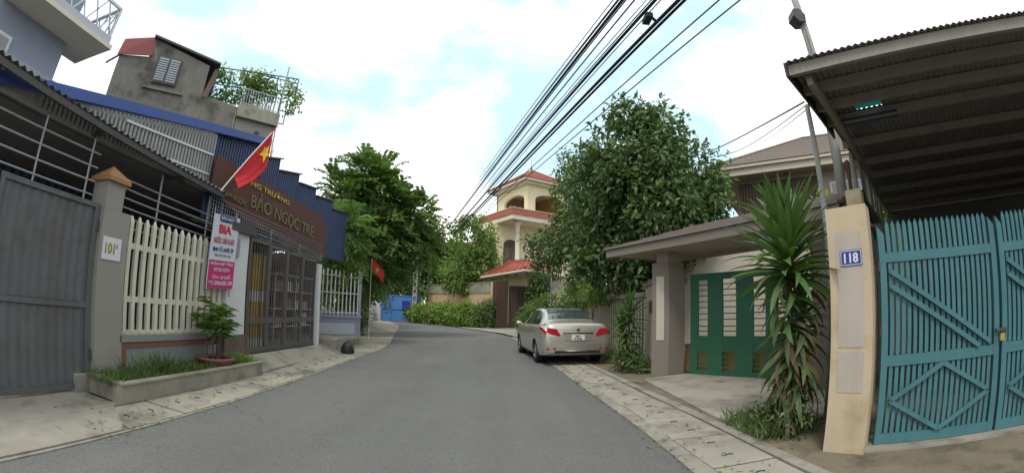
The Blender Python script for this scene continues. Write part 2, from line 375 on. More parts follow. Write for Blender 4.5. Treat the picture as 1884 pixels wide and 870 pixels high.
def edge_at(E, y):
    for (x0, y0), (x1, y1) in zip(E, E[1:]):
        if y0 <= y <= y1: return x0 + (x1 - x0) * (y - y0) / (y1 - y0)
# right pavement: kerb line, slabs, inner strip
pv = MB(); ys = [-6, 2.5, 4.8, 6.2, 7.5, 9.33, 11.3, 13.2, 15.4, 17.7, 21.5]
for a, b in zip(ys, ys[1:]):
    xa, xb = edge_at(RE, a), edge_at(RE, b)
    pv.add([(xa, a, .004), (xa + 9, a, .004), (xb + 9, b, .004), (xb, b, .004)], [(0, 1, 2, 3)])
pav = struct('pavement_right', pv, M_gap)
kb = MB()
for a, b in zip(ys, ys[1:]):
    xa, xb = edge_at(RE, a), edge_at(RE, b)
    kb.ob((xa, a, -.05), (.19, 0, 0), (xb - xa, b - a, 0), (0, 0, .07))
kb.build('kerb', M_kerb, pav)
def slab(par, x0, x1, y0, y1, sk, z=.018, m=None):
    x0 += random.uniform(-.006, .006); gp = .03 / 2; t = random.uniform(-.004, .005)
    mb = MB(); e = .012
    c = [(x0, y0 + gp), (x1, y0 + gp), (x1 + sk, y1 - gp), (x0 + sk, y1 - gp)]
    ci = [(x0 + e, y0 + gp + e), (x1 - e, y0 + gp + e), (x1 + sk - e, y1 - gp - e), (x0 + sk + e, y1 - gp - e)]
    mb.add([(x, y, .006) for x, y in c] + [(x, y, z + t - .006) for x, y in c] + [(x, y, z + t) for x, y in ci],
           [(0, 1, 5, 4), (1, 2, 6, 5), (2, 3, 7, 6), (3, 0, 4, 7), (4, 5, 9, 8), (5, 6, 10, 9), (6, 7, 11, 10), (7, 4, 8, 11), (8, 9, 10, 11)])
    o = mb.build('paving_slab', m or M_slab, par)
    for k in (.28, .72):
        cx = (x0 + x1) / 2 + sk * k + random.uniform(-.03, .03); cy = y0 + (y1 - y0) * k; s = MB()
        pts = [(cx + .042 * math.cos(a_), cy + .018 * math.sin(a_) , z + t + .001) for a_ in np.linspace(-.3, PI + .3, 8)]
        s.tube(pts, .009, 4); s.build('lifting_slot', M_gap, o)
for i in range(-3, 16):
    y0 = 4.37 + i * .96 - .02; y1 = y0 + .96
    x0, x1 = edge_at(RE, y0) + .205, edge_at(RE, y1) + .205
    slab(pav, x0, x0 + .66, y0, y1, x1 - x0)
st = MB()
for a, b in zip(ys, ys[1:]):
    xa, xb = edge_at(RE, a) + .885, edge_at(RE, b) + .885
    st.ob((xa, a + .004, -.05), (.15, 0, 0), (xb - xa, b - a, 0), (0, 0, .078))
st.build('inner_strip', M_kerb, pav)
dr = MB()
for a, b in zip(ys, ys[1:]):
    xa, xb = edge_at(RE, a) + 1.045, edge_at(RE, b) + 1.045
    dr.ob((xa, a, -.05), (9, 0, 0), (xb - xa, b - a, 0), (0, 0, .062))
struct('dirt_verge', dr, M_dirt)
dv = MB(); dv.prism([(2.62, 4.3, .014), (2.66, 8.35, .014), (3.35, 8.62, .014), (3.75, 8.72, .014), (5.9, 6.3, .014), (4.2, 4.4, .014), (3.2, 4.05, .014)], (0, 0, .03))
struct('driveway_right', dv, M_conc)
# left pavement
yl = [-6, 2.5, 4.8, 6.5, 7.5, 9.5, 11.3, 13.2]
pl = MB()
for a, b in zip(yl, yl[1:]):
    xa, xb = edge_at(LE, a), edge_at(LE, b)
    pl.add([(xa - 1.6, a, .003), (xa, a, .003), (xb, b, .003), (xb - 1.6, b, .003)], [(0, 1, 2, 3)])
pal = struct('pavement_left', pl, M_gap)
lk = MB()
for a, b in zip(yl, yl[1:]):
    xa, xb = edge_at(LE, a), edge_at(LE, b)
    lk.ob((xa - .035, a, -.05), (.045, 0, 0), (xb - xa, b - a, 0), (0, 0, .062))
lk.build('kerb', M_kerb, pal)
for i in range(-3, 8):
    y0 = 3.90 + i * .93; y1 = y0 + .93
    x0, x1 = edge_at(LE, y0) - .05, edge_at(LE, y1) - .05
    slab(pal, x0 - .72, x0, y0, y1, x1 - x0)
li = MB()
for a, b in zip(yl, yl[1:]):
    xa, xb = edge_at(LE, a) - .79, edge_at(LE, b) - .79
    li.ob((xa - .16, a, -.05), (.15, 0, 0), (xb - xa, b - a, 0), (0, 0, .08))
li.build('inner_strip', M_kerb, pal)
ap = MB()                                        # sloping concrete driveway to the left gate
ap.prism([(-4.55, 7.05, .012), (-4.6, 11.3, .012), (-5.06, 11.5, .25), (-5.06, 7.2, .25)], (0, 0, -.3)); struct('driveway_left', ap, M_conc)
yd = MB(); yd.box(-14, 3.3, -.3, -5.065, 14.5, .24); struct('left_yard', yd, M_conc)
fp = MB(); fp.prism([(-4.0, 11.35, .008), (-3.99, 13.2, .008), (-4.35, 15.4, .008), (-4.9, 17.7, .008), (-5.9, 22, .008), (-7.22, 27.75, .008), (-10, 35, .008), (-18, 35.5, .008), (-14, 14.6, .008), (-5.07, 14.6, .008), (-5.07, 11.52, .008)], (0, 0, -.2))
struct('forecourt_left', fp, M_conc)
sc_ = MB(); sc_.prism([(-3.6, -6, .006), (-3.6, 2.9, .006), (-4.5, 3.45, .006), (-9, 3.2, .006), (-9, -6, .006)], (0, 0, .022)); struct('apron_near_left', sc_, M_kerb)
fr = MB(); fr.prism([(-.6, 25.0, .006), (.4, 21.6, .006), (3.2, 22.5, .006), (3.2, 31, .006), (-.6, 32, .006), (-3.7, 30.5, .006)], (0, 0, .01)); struct('forecourt_far_right', fr, M_conc)

# ================================================================ LEFT SIDE
X0 = -5.1
# --- planter
p = thing('planter', 'low concrete planter box full of grass below the white picket fence', 'planter', (-4.6, 5, 0))
b = MB()
b.ob((-4.45, 3.5, .02), (.1, 0, 0), (-.02, 3.35, 0), (0, 0, .22)); b.ob((-5.08, 3.5, .02), (.63, 0, 0), (0, .1, 0), (0, 0, .22))
b.ob((-5.08, 6.75, .02), (.61, 0, 0), (0, .1, 0), (0, 0, .22)); b.build('wall', M_kerb, p)
b = MB(); b.ob((-4.46, 3.49, .243), (.13, 0, 0), (-.02, 3.38, 0), (0, 0, .022)); b.ob((-5.08, 3.49, .243), (.615, 0, 0), (0, .13, 0), (0, 0, .022)); b.build('rim', M_conc, p)
b = MB(); b.ob((-5.08, 3.6, .02), (.62, 0, 0), (-.02, 3.15, 0), (0, 0, .17)); b.build('soil', M_dirt, p)
def grass(name, label, cx, cy, wx, wy, z0, n, h, m=M_grass, seed=1, stuff=True):
    r = np.random.default_rng(seed)
    P = np.stack([cx + (r.random(n) - .5) * wx, cy + (r.random(n) - .5) * wy, np.full(n, z0)], 1)
    cl = np.sin(P[:, 0] * 7 + seed) * np.sin(P[:, 1] * 5.3) * .5 + .6; P = P[r.random(n) < cl + .25]; n = len(P)
    D = np.stack([r.normal(0, .45, n), r.normal(0, .45, n), np.ones(n)], 1)
    v, f = leaf_mesh(P, D, r.normal(size=(n, 3)), h * r.uniform(.4, 1.2, n), .012 + .01 * r.random(n), droop=.15)
    return mesh_np(name, v, f, [m], None, None, kind='stuff', label=label, category='grass')
grass('grass', 'grass tufts filling the low planter by the picket fence', -4.76, 5.0, .55, 3.1, .19, 2600, .2, seed=3)
grass('grass', 'tall weeds in the planter near its house end corner', -4.8, 4.4, .3, .9, .19, 160, .45, seed=4)
grass('grass', 'bright grass clump beside the clay pot and gate ramp', -4.75, 6.5, .5, .5, .19, 700, .26, M_leafY, seed=6)
grass('weeds', 'scattered weeds along the foot of the right fence', 3.0, 11.5, .8, 4.5, .012, 1600, .28, seed=7)
grass('weeds', 'weeds around the foot of the big dracaena', 3.05, 4.3, 1.0, .9, .012, 900, .3, M_grass, seed=8)

# --- picket fence on low wall
f = thing('picket_fence', 'cream concrete picket fence standing on a low grey wall', 'fence', (X0, 5.4, .2))
b = MB(); b.box(X0 - .2, 4.1, .1, X0, 6.55, .62); b.build('low_wall', M_gwall, f)
b = MB(); b.box(X0 - .005, 4.1, .54, X0 + .012, 6.55, .625); b.box(X0 - .005, 4.1, .1, X0 + .012, 4.2, .54); b.build('red_border', M_redbr, f)
b = MB(); b.box(X0 - .24, 4.08, .625, X0 + .03, 6.58, .72); b.build('coping', M_gwall, f)
pk = MB(); pk.box(-.03, -.035, 0, .03, .035, 1.5)
pk.add([(-.03, -.035, 1.5), (.03, -.035, 1.5), (.03, .035, 1.5), (-.03, .035, 1.5), (0, -.02, 1.585), (0, .02, 1.585)], [(0, 1, 4), (1, 2, 5, 4), (2, 3, 5), (3, 0, 4, 5)])
first = None
for i in range(15):
    y = 4.2 + i * .163
    if first is None:
        o = MB(); o.v = [(v[0] + X0 - .06, v[1] + y, v[2] + .74) for v in pk.v]; o.f = pk.f; first = o.build('picket', M_cream, f); y0_ = y
    else:
        o = first.copy(); COL.objects.link(o); o.location.y += y - y0_ + random.uniform(-.004, .004); o.location.z += random.uniform(-.008, .008); o.rotation_euler.x = 0
for z, nm in ((.72, 'bottom_rail'), (1.16, 'rail'), (1.88, 'rail')):
    b = MB(); b.box(X0 - .12, 4.1, z, X0 - .045, 6.6, z + (.08 if z > 1 else .06)); b.build(nm, M_cream, f)

# --- 101A pillar and plate
t = thing('gate_pillar', 'grey plastered pillar with an ochre cap and white number plate 101A', 'pillar', (X0, 3.85, 0))
b = MB(); b.box(X0 - .36, 3.6, .02, X0 + .03, 4.1, 2.31); b.build('shaft', M_gpill, t)
b = MB(); b.box(X0 - .34, 3.6, 2.312, X0 + .025, 3.92, 2.66); b.build('upper_shaft', M_gpill, t)
b = MB(); b.box(X0 - .39, 3.55, 2.662, X0 + .08, 3.97, 2.72)
b.add([(X0 - .39, 3.55, 2.72), (X0 + .08, 3.55, 2.72), (X0 + .08, 3.97, 2.72), (X0 - .39, 3.97, 2.72), (X0 - .16, 3.76, 2.9)], [(0, 1, 4), (1, 2, 4), (2, 3, 4), (3, 0, 4)]); b.build('cap', M_ochre, t)
b = MB(); b.ob((X0 + .032, 3.645, 1.675), (.012, 0, 0), (0, .335, 0), (0, 0, .285)); pt = b.build('number_plate', M_numw, t)
text_obj('101', (X0 + .046, 3.69, 1.75), (0, 1, 0), (0, 0, 1), .17, .14, M_gold, pt, bold=.02); text_obj('A', (X0 + .046, 3.875, 1.83), (0, 1, 0), (0, 0, 1), .045, .06, M_gold, pt, bold=.01)

# --- near-left grey sheet gate with rails above
t = thing('sheet_gate', 'dark grey sheet metal gate at the far left beside the plastered pillar', 'gate', (X0, 2.3, 0))
for k, (ya, yb) in enumerate(((.4, 1.96), (2.0, 3.56))):
    b = MB(); b.box(X0 - .1, ya, .06, X0 - .05, ya + .06, 2.35); b.box(X0 - .1, yb - .06, .06, X0 - .05, yb, 2.35)
    for z in (.06, 1.05, 2.29): b.box(X0 - .1, ya + .06, z, X0 - .05, yb - .06, z + .06)
    lf = b.build('gate_leaf', M_ggate, t)
    for z in (.125, 1.115):
        b = corrugated((X0 - .078, ya + .065, z), (0, 0, .92 if z < 1 else 1.17), (0, 1.43, 0), 10, .006); b.build('sheet_panel', M_ggate, lf)
b = MB(); b.tube([(X0 - .03, 1.9, 1.15), (X0 + .0, 1.9, 1.2), (X0 + .0, 1.9, 1.35), (X0 - .03, 1.9, 1.4)], .012, 6); b.build('handle', M_steel, t)
for z in (.4, 2.0): b = MB(); b.tube([(X0 - .04, 3.57, z), (X0 - .04, 3.57, z + .14)], .018, 8); b.build('hinge', M_dsteel, t)
t = thing('steel_railing', 'open grey steel rails above the dark sheet gate', 'railing', (X0, 2, 2.4))
for z in (2.45, 2.62, 2.8, 2.98): b = MB(); b.tube([(X0 - .2, .2, z), (X0 - .2, 3.5, z)], .013, 6); b.build('rail', M_steel, t)
for y in (.3, 1.4, 2.5, 3.35): b = MB(); b.tube([(X0 - .2, y, 2.36), (X0 - .2, y, 3.15)], .015, 6); b.build('upright', M_steel, t)
# --- rails above the picket fence
t = thing('steel_railing', 'sloping grey steel bars between the awning and the picket fence tops', 'railing', (X0 - .25, 5.2, 2.2))
for k in range(6):
    za = 2.72 - k * .13 + .12; b = MB(); b.tube([(X0 - .28, 3.98 if za < 2.72 else 3.9, za), (X0 - .28, 6.75, za - .1)], .013, 6); b.build('rail', M_steel, t)
for y in (4.9, 6.2, 6.62): b = MB(); b.tube([(X0 - .29, y, .72), (X0 - .29, y, 3.1)], .018, 6); b.build('upright', M_steel, t)
# --- awning over the yard
t = thing('awning', 'dark corrugated awning sloping over the yard behind the picket fence', 'awning', (X0, 3.6, 3.3))
b = corrugated((X0 + .02, 0.6, 3.49), (-3.6, 0, .12), (0, 5.7, -.31), 48, .022); b.build('roof_sheet', M_dark, t)
b = MB(); b.bar((X0 - .03, .6, 3.42), (X0 - .03, 6.3, 3.11), .05, .08); b.build('edge_beam', M_dsteel, t)
for x in (X0 - .9, X0 - 1.8, X0 - 2.7): b = MB(); b.bar((x, .6, 3.45 + .03), (x, 6.3, 3.14 + .03), .05, .07); b.build('purlin', M_dsteel, t)
for y in (1.6, 3.4, 5.2): b = MB(); b.bar((X0 - .03, y, 3.33 - (y - 1.6) * .054), (X0 - 3.5, y, 3.45 - (y - 1.6) * .054), .05, .06); b.build('rafter', M_dsteel, t)
# --- house behind the yard (navy sheet wall)
t = thing('yard_house', 'low navy sheet-clad house wall seen through the picket fence', 'house', (-9, 4.5, .2))
b = MB(); b.box(-9, 14.0, .25, -6.8, 14.2, 3.0); b.build('cross_wall', M_old, t)
b = corrugated((-8.8, 14.0, .25), (0, 0, 2.95), (0, -13.6, 0), 60, .02); b.build('wall_sheet', M_navy, t)
b = MB(); b.box(-8.78, 5.4, .25, -8.7, 6.3, 2.2); b.build('door', M_dsteel, t)
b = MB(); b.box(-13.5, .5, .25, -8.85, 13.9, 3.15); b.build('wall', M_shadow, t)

# --- big shed with ribbed panel, blue fascia, stepped siding
t = thing('blue_shed', 'blue steel shed with a sloping fascia, grey ribbed panel and stepped navy siding', 'shed', (-5.6, 7, .3))
XS = -5.42
def fz(y): return 3.57 * 1 + (y - 3.09) * .232 + .06
b = MB(); b.ob((XS - .03, 1.0, fz(1.0) - .07), (.1, 0, 0), (0, 6.95, 6.95 * .232), (0, 0, .15)); b.build('fascia', M_blue, t)
rb = MB()
ya = 1.2; k = 0
while ya < 6.1:
    z0 = 3.34; z1 = fz(ya) - .08
    if z1 - z0 > .03:
        rb.box(XS - .06, ya, z0 - .1, XS - .012, ya + .05, z1)
    ya += .083
rb.box(XS - .075, 1.2, 3.2, XS - .062, 6.14, 3.62)
rb.build('ribs', M_rib, t, kind='stuff')
b = MB(); b.prism([(XS - .09, 1.2, 3.2), (XS - .09, 6.14, 3.2), (XS - .09, 6.14, fz(6.14) - .1), (XS - .09, 1.2, fz(1.2) + .02)], (-.03, 0, 0)); b.build('back_sheet', M_rib, t)
b = MB(); b.bar((XS + .0, 3.9, 3.47 + .16), (XS + .0, 6.12, 3.82 + .02), .02, .035); b.build('tie_bar', M_wpaint, t)
b = MB(); b.bar((XS + .0, 5.0, 3.4), (XS + .0, 6.1, 3.47), .02, .03); b.build('tie_bar', M_wpaint, t)
prof = [(6.14, 2.7), (6.14, fz(6.14)), (7.8, fz(7.8) + .02), (7.95, 4.42), (8.72, 4.66), (8.74, 4.36), (9.78, 4.60), (9.8, 4.36), (10.85, 4.54), (10.9, 4.3), (12.1, 4.45), (12.1, 4.2), (13.4, 4.35), (13.4, 2.7)]
for (ya, yb) in ((6.16, 7.85), (7.95, 8.73), (8.74, 9.79), (9.8, 10.88), (10.9, 12.1), (12.1, 13.4)):
    def zt_(y):
        for (a, za), (c_, zc) in zip(prof[1:], prof[2:]):
            if a - 1e-6 <= y <= c_ + 1e-6 and c_ > a + .05: return za + (zc - za) * (y - a) / (c_ - a)
        return 4.5
    mb = MB(); nn_ = max(6, int((yb - ya) / .085)); 
    for i in range(nn_):
        y = ya + (yb - ya) * i / nn_; dy = (yb - ya) / nn_; z1 = zt_(y + dy / 2)
        mb.box(XS - .12, y, 2.7, XS - .075, y + dy * .62, z1 - .01); mb.box(XS - .12, y + dy * .62, 2.7, XS - .10, y + dy, z1 - .01)
    sp = mb.build('siding_sheet', M_navy, t)
    b = MB(); b.ob((XS - .16, ya - .03, zt_(ya + .01) - .015), (.14, 0, 0), (0, yb - ya + .06, zt_(yb - .01) - zt_(ya + .01)), (0, 0, .035)); b.build('cap_flashing', M_dsteel, sp)
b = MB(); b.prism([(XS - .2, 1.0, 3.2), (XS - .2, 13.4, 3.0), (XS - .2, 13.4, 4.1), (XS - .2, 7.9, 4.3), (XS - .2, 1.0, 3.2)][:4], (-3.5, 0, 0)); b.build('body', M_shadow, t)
# --- signboard
t = thing('shop_signboard', 'long red-brown signboard with gold letters over the brown gate', 'signboard', (-5.3, 8.5, 2.7))
XB = -5.28
b = MB(); b.prism([(XB, 6.08, 3.2), (XB, 7.3, 2.85), (XB, 11.4, 2.6), (XB, 11.38, 3.34), (XB, 10.9, 3.76), (XB, 6.08, 3.86)], (-.05, 0, 0)); bd = b.build('board', M_board, t)
def sgn(s, y0, y1, z0, h, m, bold=.02, dz=0, **k):
    r_ = Vector((0, y1 - y0, dz)); text_obj(s, (XB + .004, y0, z0), r_, Vector((0, -dz, y1 - y0)), r_.length, h, m, bd, bold=bold, depth=.02, **k)
sgn('CỔNG TRƯỜNG', 6.85, 9.0, 3.60, .17, M_gold, dz=-.02)
sgn('BẢO NGỌC TRẺ', 7.38, 10.5, 3.10, .44, M_dgold, bold=.01, dz=-.12)
sgn('ĐT CƠM NGON', 6.12, 7.2, 3.17, .12, M_dgold, dz=-.03)
# --- wire mesh screen
t = thing('mesh_screen', 'grey wire mesh screen hanging under the signboard above the gate', 'mesh screen', (-5.25, 8.5, 2.6))
b = MB()
for i in range(68): y = 6.05 + i * .075; b.box(-5.222, y, 2.5 + .0, -5.216, y + .006, 3.08 - (y - 6) * .08)
for i in range(8): z = 2.53 + i * .07; b.ob((-5.225, 6.05, z + .05), (.006, 0, 0), (0, 5.05, -.12), (0, 0, .006))
b.build('wires', M_steel, t, kind='stuff')
for y in (6.9, 8.3, 9.7, 11.0): b = MB(); b.box(-5.26, y, 2.5, -5.23, y + .03, 3.0 - (y - 6) * .06); b.build('upright', M_steel, t)
t = thing('canopy', 'pale corrugated canopy sheet just behind the top of the brown gate', 'canopy', (-6, 9, 2.6))
b = corrugated((-5.35, 7.3, 2.72), (-1.7, 0, .28), (0, 4.0, -.02), 30, .015); b.build('roof_sheet', M_wpaint, t)
for y in (7.5, 9.2, 11.1): b = MB(); b.bar((-5.35, y, 2.66), (-7.0, y, 2.93), .04, .05); b.build('rafter', M_steel, t)
# --- white pillar by gate
t = thing('gate_pillar', 'white pillar with a dark cap and brown base left of the brown gate', 'pillar', (X0, 6.95, .2))
b = MB(); b.box(X0 - .45, 6.62, .66, X0 + .01, 7.26, 2.56); b.build('shaft', M_white, t)
b = MB(); b.box(X0 - .47, 6.6, .1, X0 + .03, 7.28, .658); b.build('base', M_bbase, t)
b = MB(); b.box(X0 - .55, 6.52, 2.562, X0 + .1, 7.36, 2.72); b.box(X0 - .5, 6.58, 2.722, X0 + .05, 7.3, 2.8); b.build('cap', M_dsteel, t)
b = MB(); b.box(X0 + .012, 6.76, 2.1, X0 + .05, 6.9, 2.45); b.build('meter_box', M_steel, t)
# --- BIA sign
t = thing('banner_sign', 'white and pink vertical drinks banner reading BIA beside the white pillar', 'sign', (X0 + .1, 6.35, 1.5))
XI = X0 + .09
b = MB(); b.prism([(XI, 5.93, 1.47), (XI, 6.70, 1.50), (XI, 6.75, 2.80), (XI, 5.98, 2.74)], (-.02, 0, 0)); bd = b.build('panel', M_signw, t)
b = MB(); b.prism([(XI + .001, 5.935, 1.475), (XI + .001, 6.695, 1.505), (XI + .001, 6.715, 1.99), (XI + .001, 5.95, 1.955)], (.003, 0, 0)); b.build('pink_field', M_signp, bd)
b = MB(); b.prism([(XI + .001, 6.13, 2.655), (XI + .001, 6.17, 2.63), (XI + .001, 6.60, 2.655), (XI + .001, 6.63, 2.68), (XI + .001, 6.64, 2.785), (XI + .001, 6.125, 2.745)], (.003, 0, 0)); b.build('header_field', M_signn, bd)
def bt(s, y0, y1, z0, h, m, bold=.02): text_obj(s, (XI + .005, y0, z0), (0, 1, .05), (0, -.05, 1), y1 - y0, h, m, bd, bold=bold, depth=.003)
bt('BẢO NGỌC', 6.17, 6.60, 2.66, .085, M_signw)
bt('BIA', 6.14, 6.52, 2.43, .16, M_signr, .05); bt('NƯỚC GIẢI KHÁT', 6.03, 6.64, 2.25, .13, M_signr, .015)
bt('SINH TỐ, NƯỚC ÉP', 6.02, 6.64, 2.10, .115, M_signn, .02); bt('TRÁI CÂY CÁC LOẠI', 6.08, 6.56, 2.02, .055, M_signg, .01)
bt('NHẬN HỢP ĐỒNG', 5.99, 6.66, 1.86, .085, M_signw); bt('XE DU LỊCH', 6.09, 6.56, 1.76, .075, M_signw)
bt('TỪ 4 - 24 CHỖ', 6.05, 6.60, 1.64, .085, M_signw); bt('ĐT: 0966.825.189', 5.97, 6.67, 1.53, .075, M_signw)
for y in (6.0, 6.66): b = MB(); b.tube([(XI - .035, y, 1.35), (XI - .035, y, 2.85)], .012, 6); b.build('post', M_steel, t)
# --- brown barred gate
t = thing('barred_gate', 'tall brown steel gate of upright bars behind the concrete ramp', 'gate', (X0, 9, .25))
GX = X0 - .05
ysec = [7.36, 8.17, 8.98, 9.79, 10.56]
for a, c_ in zip(ysec, ysec[1:]):
    z0, z1 = .27, 2.56 - (a - 7.36) * .035
    fr_ = MB(); fr_.box(GX - .03, a + .005, z0, GX + .03, a + .06, z1); fr_.box(GX - .03, c_ - .06, z0, GX + .03, c_ - .005, z1)
    for z, h in ((z0, .1), (.86, .12), (z1 - .07, .07)): fr_.box(GX - .027, a + .06, z, GX + .027, c_ - .06, z + h)
    lf = fr_.build('gate_leaf', M_gate, t)
    n = 7; bb = MB(); bb.box(-.01, -.01, 0, .01, .01, z1 - z0 - .17); me_ = None
    for i in range(n):
        y = a + .06 + (c_ - a - .12) * (i + .5) / n
        if me_ is None:
            o = MB(); o.v = [(v[0] + GX, v[1] + y, v[2] + z0 + .1) for v in bb.v]; o.f = bb.f; me_ = o.build('bar', M_gate, lf); yb_ = y
        else: o = me_.copy(); COL.objects.link(o); o.location.y += y - yb_
b = MB(); b.box(GX - .04, 7.3, .255, GX + .04, 11, .268); b.build('floor_track', M_dsteel, t)
t = thing('post', 'plain white post at the far end of the brown barred gate', 'post', (X0, 10.7, .2))
b = MB(); b.box(X0 - .1, 10.6, .2, X0 + .04, 10.78, 2.38); b.build('shaft', M_white, t)
# crates behind the gate
for sx, sy, nn2 in ((-5.75, 8.35, 8), (-5.75, 8.78, 8), (-6.3, 9.3, 6)):
    for k in range(nn2):
        t = thing('drinks_crate', '%s crate %s' % ('yellow' if k % 4 else 'white-sided yellow', ('from the ground in the drinks stack nearest the white pillar', 'from the ground in the middle drinks stack behind the gate', 'from the ground in the low drinks stack farther into the yard')[(8.35, 8.78, 9.3).index(sy)]) if False else '%s drinks crate up in the %s stack behind the gate' % (('lowest', 'second', 'third', 'fourth', 'fifth', 'sixth', 'seventh', 'eighth')[k], {8.35: 'nearest tall', 8.78: 'second tall', 9.3: 'short rear'}[sy]), 'crate', (sx, sy, .245 + k * .262), 'yellow drinks crates stacked behind the gate')
        z = .245 + k * .262; b = MB()
        for (xa, xb, ya, yb) in ((-.18, .18, -.19, -.17), (-.18, .18, .17, .19), (-.18, -.16, -.17, .17), (.16, .18, -.17, .17)): b.box(sx + xa, sy + ya, z, sx + xb, sy + yb, z + .235)
        b.build('side', M_yel if k % 4 else M_white, t)
        b = MB(); b.box(sx - .185, sy - .195, z + .237, sx + .185, sy + .195, z + .258); b.build('rim', M_yel, t)

t = thing('shelf_rack', 'pale shelf rack standing in the yard behind the barred gate', 'shelf', (-6.6, 11.5, .24))
for y in (10.4, 11.6, 12.8): b = MB(); b.box(-6.75, y, .245, -6.7, y + .05, 2.1); b.box(-6.35, y, .245, -6.3, y + .05, 2.1); b.build('upright', M_steel, t)
for z in (.6, 1.1, 1.6, 2.05): b = MB(); b.box(-6.76, 10.38, z, -6.29, 12.87, z + .03); b.build('shelf', M_wpaint, t)
_r = random.Random(8)
for k, (z, lbz) in enumerate(((.632, 'lowest'), (1.132, 'second'), (1.632, 'third'))):
    for q in range(4):
        y = 10.5 + q * .58; hh = _r.uniform(.2, .36); o = MB().box(-6.7, y, z, -6.36, y + _r.uniform(.28, .45), z + hh).build('cardboard_box', (M_peach, M_board, M_vtan, M_signw)[(k + q) % 4])
        o['label'] = 'storage box on the %s shelf of the yard rack, %s along' % (lbz, ('nearest', 'second', 'third', 'farthest')[q]); o['category'] = 'box'; o['group'] = 'storage boxes on the yard rack'
t = thing('drinks_fridge', 'white drinks fridge at the left behind the barred gate', 'fridge', (-6.9, 9.9, .24))
b = MB(); b.box(-7.3, 9.5, .245, -6.7, 10.1, 2.1); b.build('cabinet', M_white, t); b = MB(); b.box(-6.698, 9.56, .5, -6.68, 10.04, 1.95); b.build('door', M_glassb, t)
# --- potted rhapis palm
t = thing('plant_pot', 'wide round terracotta pot standing in the planter grass', 'pot', (-4.72, 5.9, .2))
b = MB(); b.lathe((-4.72, 5.9, .2), [(.2, 0), (.27, .05), (.29, .12), (.33, .14), (.33, .18), (.27, .18), (.25, .14)], 20); b.build('bowl', M_term, t, True)
b = MB(); b.lathe((-4.72, 5.9, .32), [(.26, 0), (.24, .02)], 16); b.build('soil', M_dirt, t)
def fan_palm(name, label, base, h, nst, leafn, seed):
    r = np.random.default_rng(seed); t = thing(name, label, 'plant', base); P, D, Nn, ln = [], [], [], []
    for i in range(nst):
        a = r.random() * 6.28; rr = .05 + r.random() * .1; hh = h * r.uniform(.45, 1); lean = r.uniform(.02, .14)
        p0 = V3(base) + Vector((math.cos(a) * rr, math.sin(a) * rr, 0)); p1 = p0 + Vector((math.cos(a) * lean, math.sin(a) * lean, hh))
        b = MB(); b.tube([p0, p0.lerp(p1, .5) + Vector((.01, 0, .02)), p1], [.014, .012, .008], 6); b.build('stem', M_bark, t)
        for k in range(leafn):
            f_ = r.uniform(.55, 1.0); o = p0.lerp(p1, f_); aa = r.random() * 6.28; el = r.uniform(-.2, .9)
            d = Vector((math.cos(aa) * math.cos(el), math.sin(aa) * math.cos(el), math.sin(el))); tip = o + d * r.uniform(.08, .18)
            s_ = d.cross(Vector((0, 0, 1))).normalized(); u_ = s_.cross(d)
            for q in range(8):
                g_ = (q - 3.5) * .3; dd = d * math.cos(g_) + s_ * math.sin(g_); P.append(tip); D.append(dd); Nn.append(u_); ln.append(r.uniform(.13, .22))
    v, f_ = leaf_mesh(np.array(P), np.array(D), np.array(Nn), np.array(ln), .026, droop=.28)
    mesh_np('fronds', v, f_, [M_leafM], t); return t
fan_palm('potted_palm', 'bushy fan palm growing in the terracotta pot below the banner', (-4.72, 5.9, .33), 1.15, 11, 11, 5)

# --- flag over the awning
t = thing('national_flag', 'large red flag with a yellow star hanging from a slanting pole', 'flag', (-5.1, 6.2, 3.2))
fa, fb = Vector((-5.0, 6.02, 3.14)), Vector((-4.6, 6.93, 4.66))
b = MB(); b.tube([fa, fb], .012, 8); b.build('pole', M_wpaint, t)
FN, FM = 26, 16
OUTL = [(0, 6.93, 4.62), (.18, 6.93, 4.36), (.38, 6.89, 4.08), (.6, 6.80, 3.72), (.8, 6.52, 3.40), (1, 6.12, 3.16)]
def flagpt(u, v):                        # u: along the pole from the tip; v: away from the pole
    a_ = fb.lerp(fa, .01 + .74 * u); oy = float(np.interp(u, [o[0] for o in OUTL], [o[1] for o in OUTL])); oz = float(np.interp(u, [o[0] for o in OUTL], [o[2] for o in OUTL]))
    x_ = a_.x + .12 * u; e_ = Vector((x_, oy * -x_ / 4.7, 1.45 + (oz - 1.45) * -x_ / 4.7)); q = a_.lerp(e_, v); k_ = min(1, u * 3)
    q.x += k_ * (.07 * math.sin(v * 6.5 + u * 4) * v ** .6 + .035 * math.sin(v * 15 + u * 9) * v); q.z -= .05 * math.sin(v * PI) * u
    return q
b = MB()
b.add([flagpt(i / FN, j / FM) for i in range(FN + 1) for j in range(FM + 1)], [(i * (FM + 1) + j, i * (FM + 1) + j + 1, (i + 1) * (FM + 1) + j + 1, (i + 1) * (FM + 1) + j) for i in range(FN) for j in range(FM)])
cl = b.build('cloth', M_flag, t, True)
sc = (.40, .66); b = MB(); pts = []
for k in range(10):
    r_ = .17 if k % 2 == 0 else .07; a = k * PI / 5 + .3
    pts.append(flagpt(sc[0] + r_ * math.cos(a) * .8, sc[1] + r_ * math.sin(a) * 1.8) + Vector((.018, -.004, 0)))
cpt = flagpt(*sc) + Vector((.018, -.004, 0)); b.add(pts + [cpt], [(k, (k + 1) % 10, 10) for k in range(10)]); b.build('star', M_star, cl)

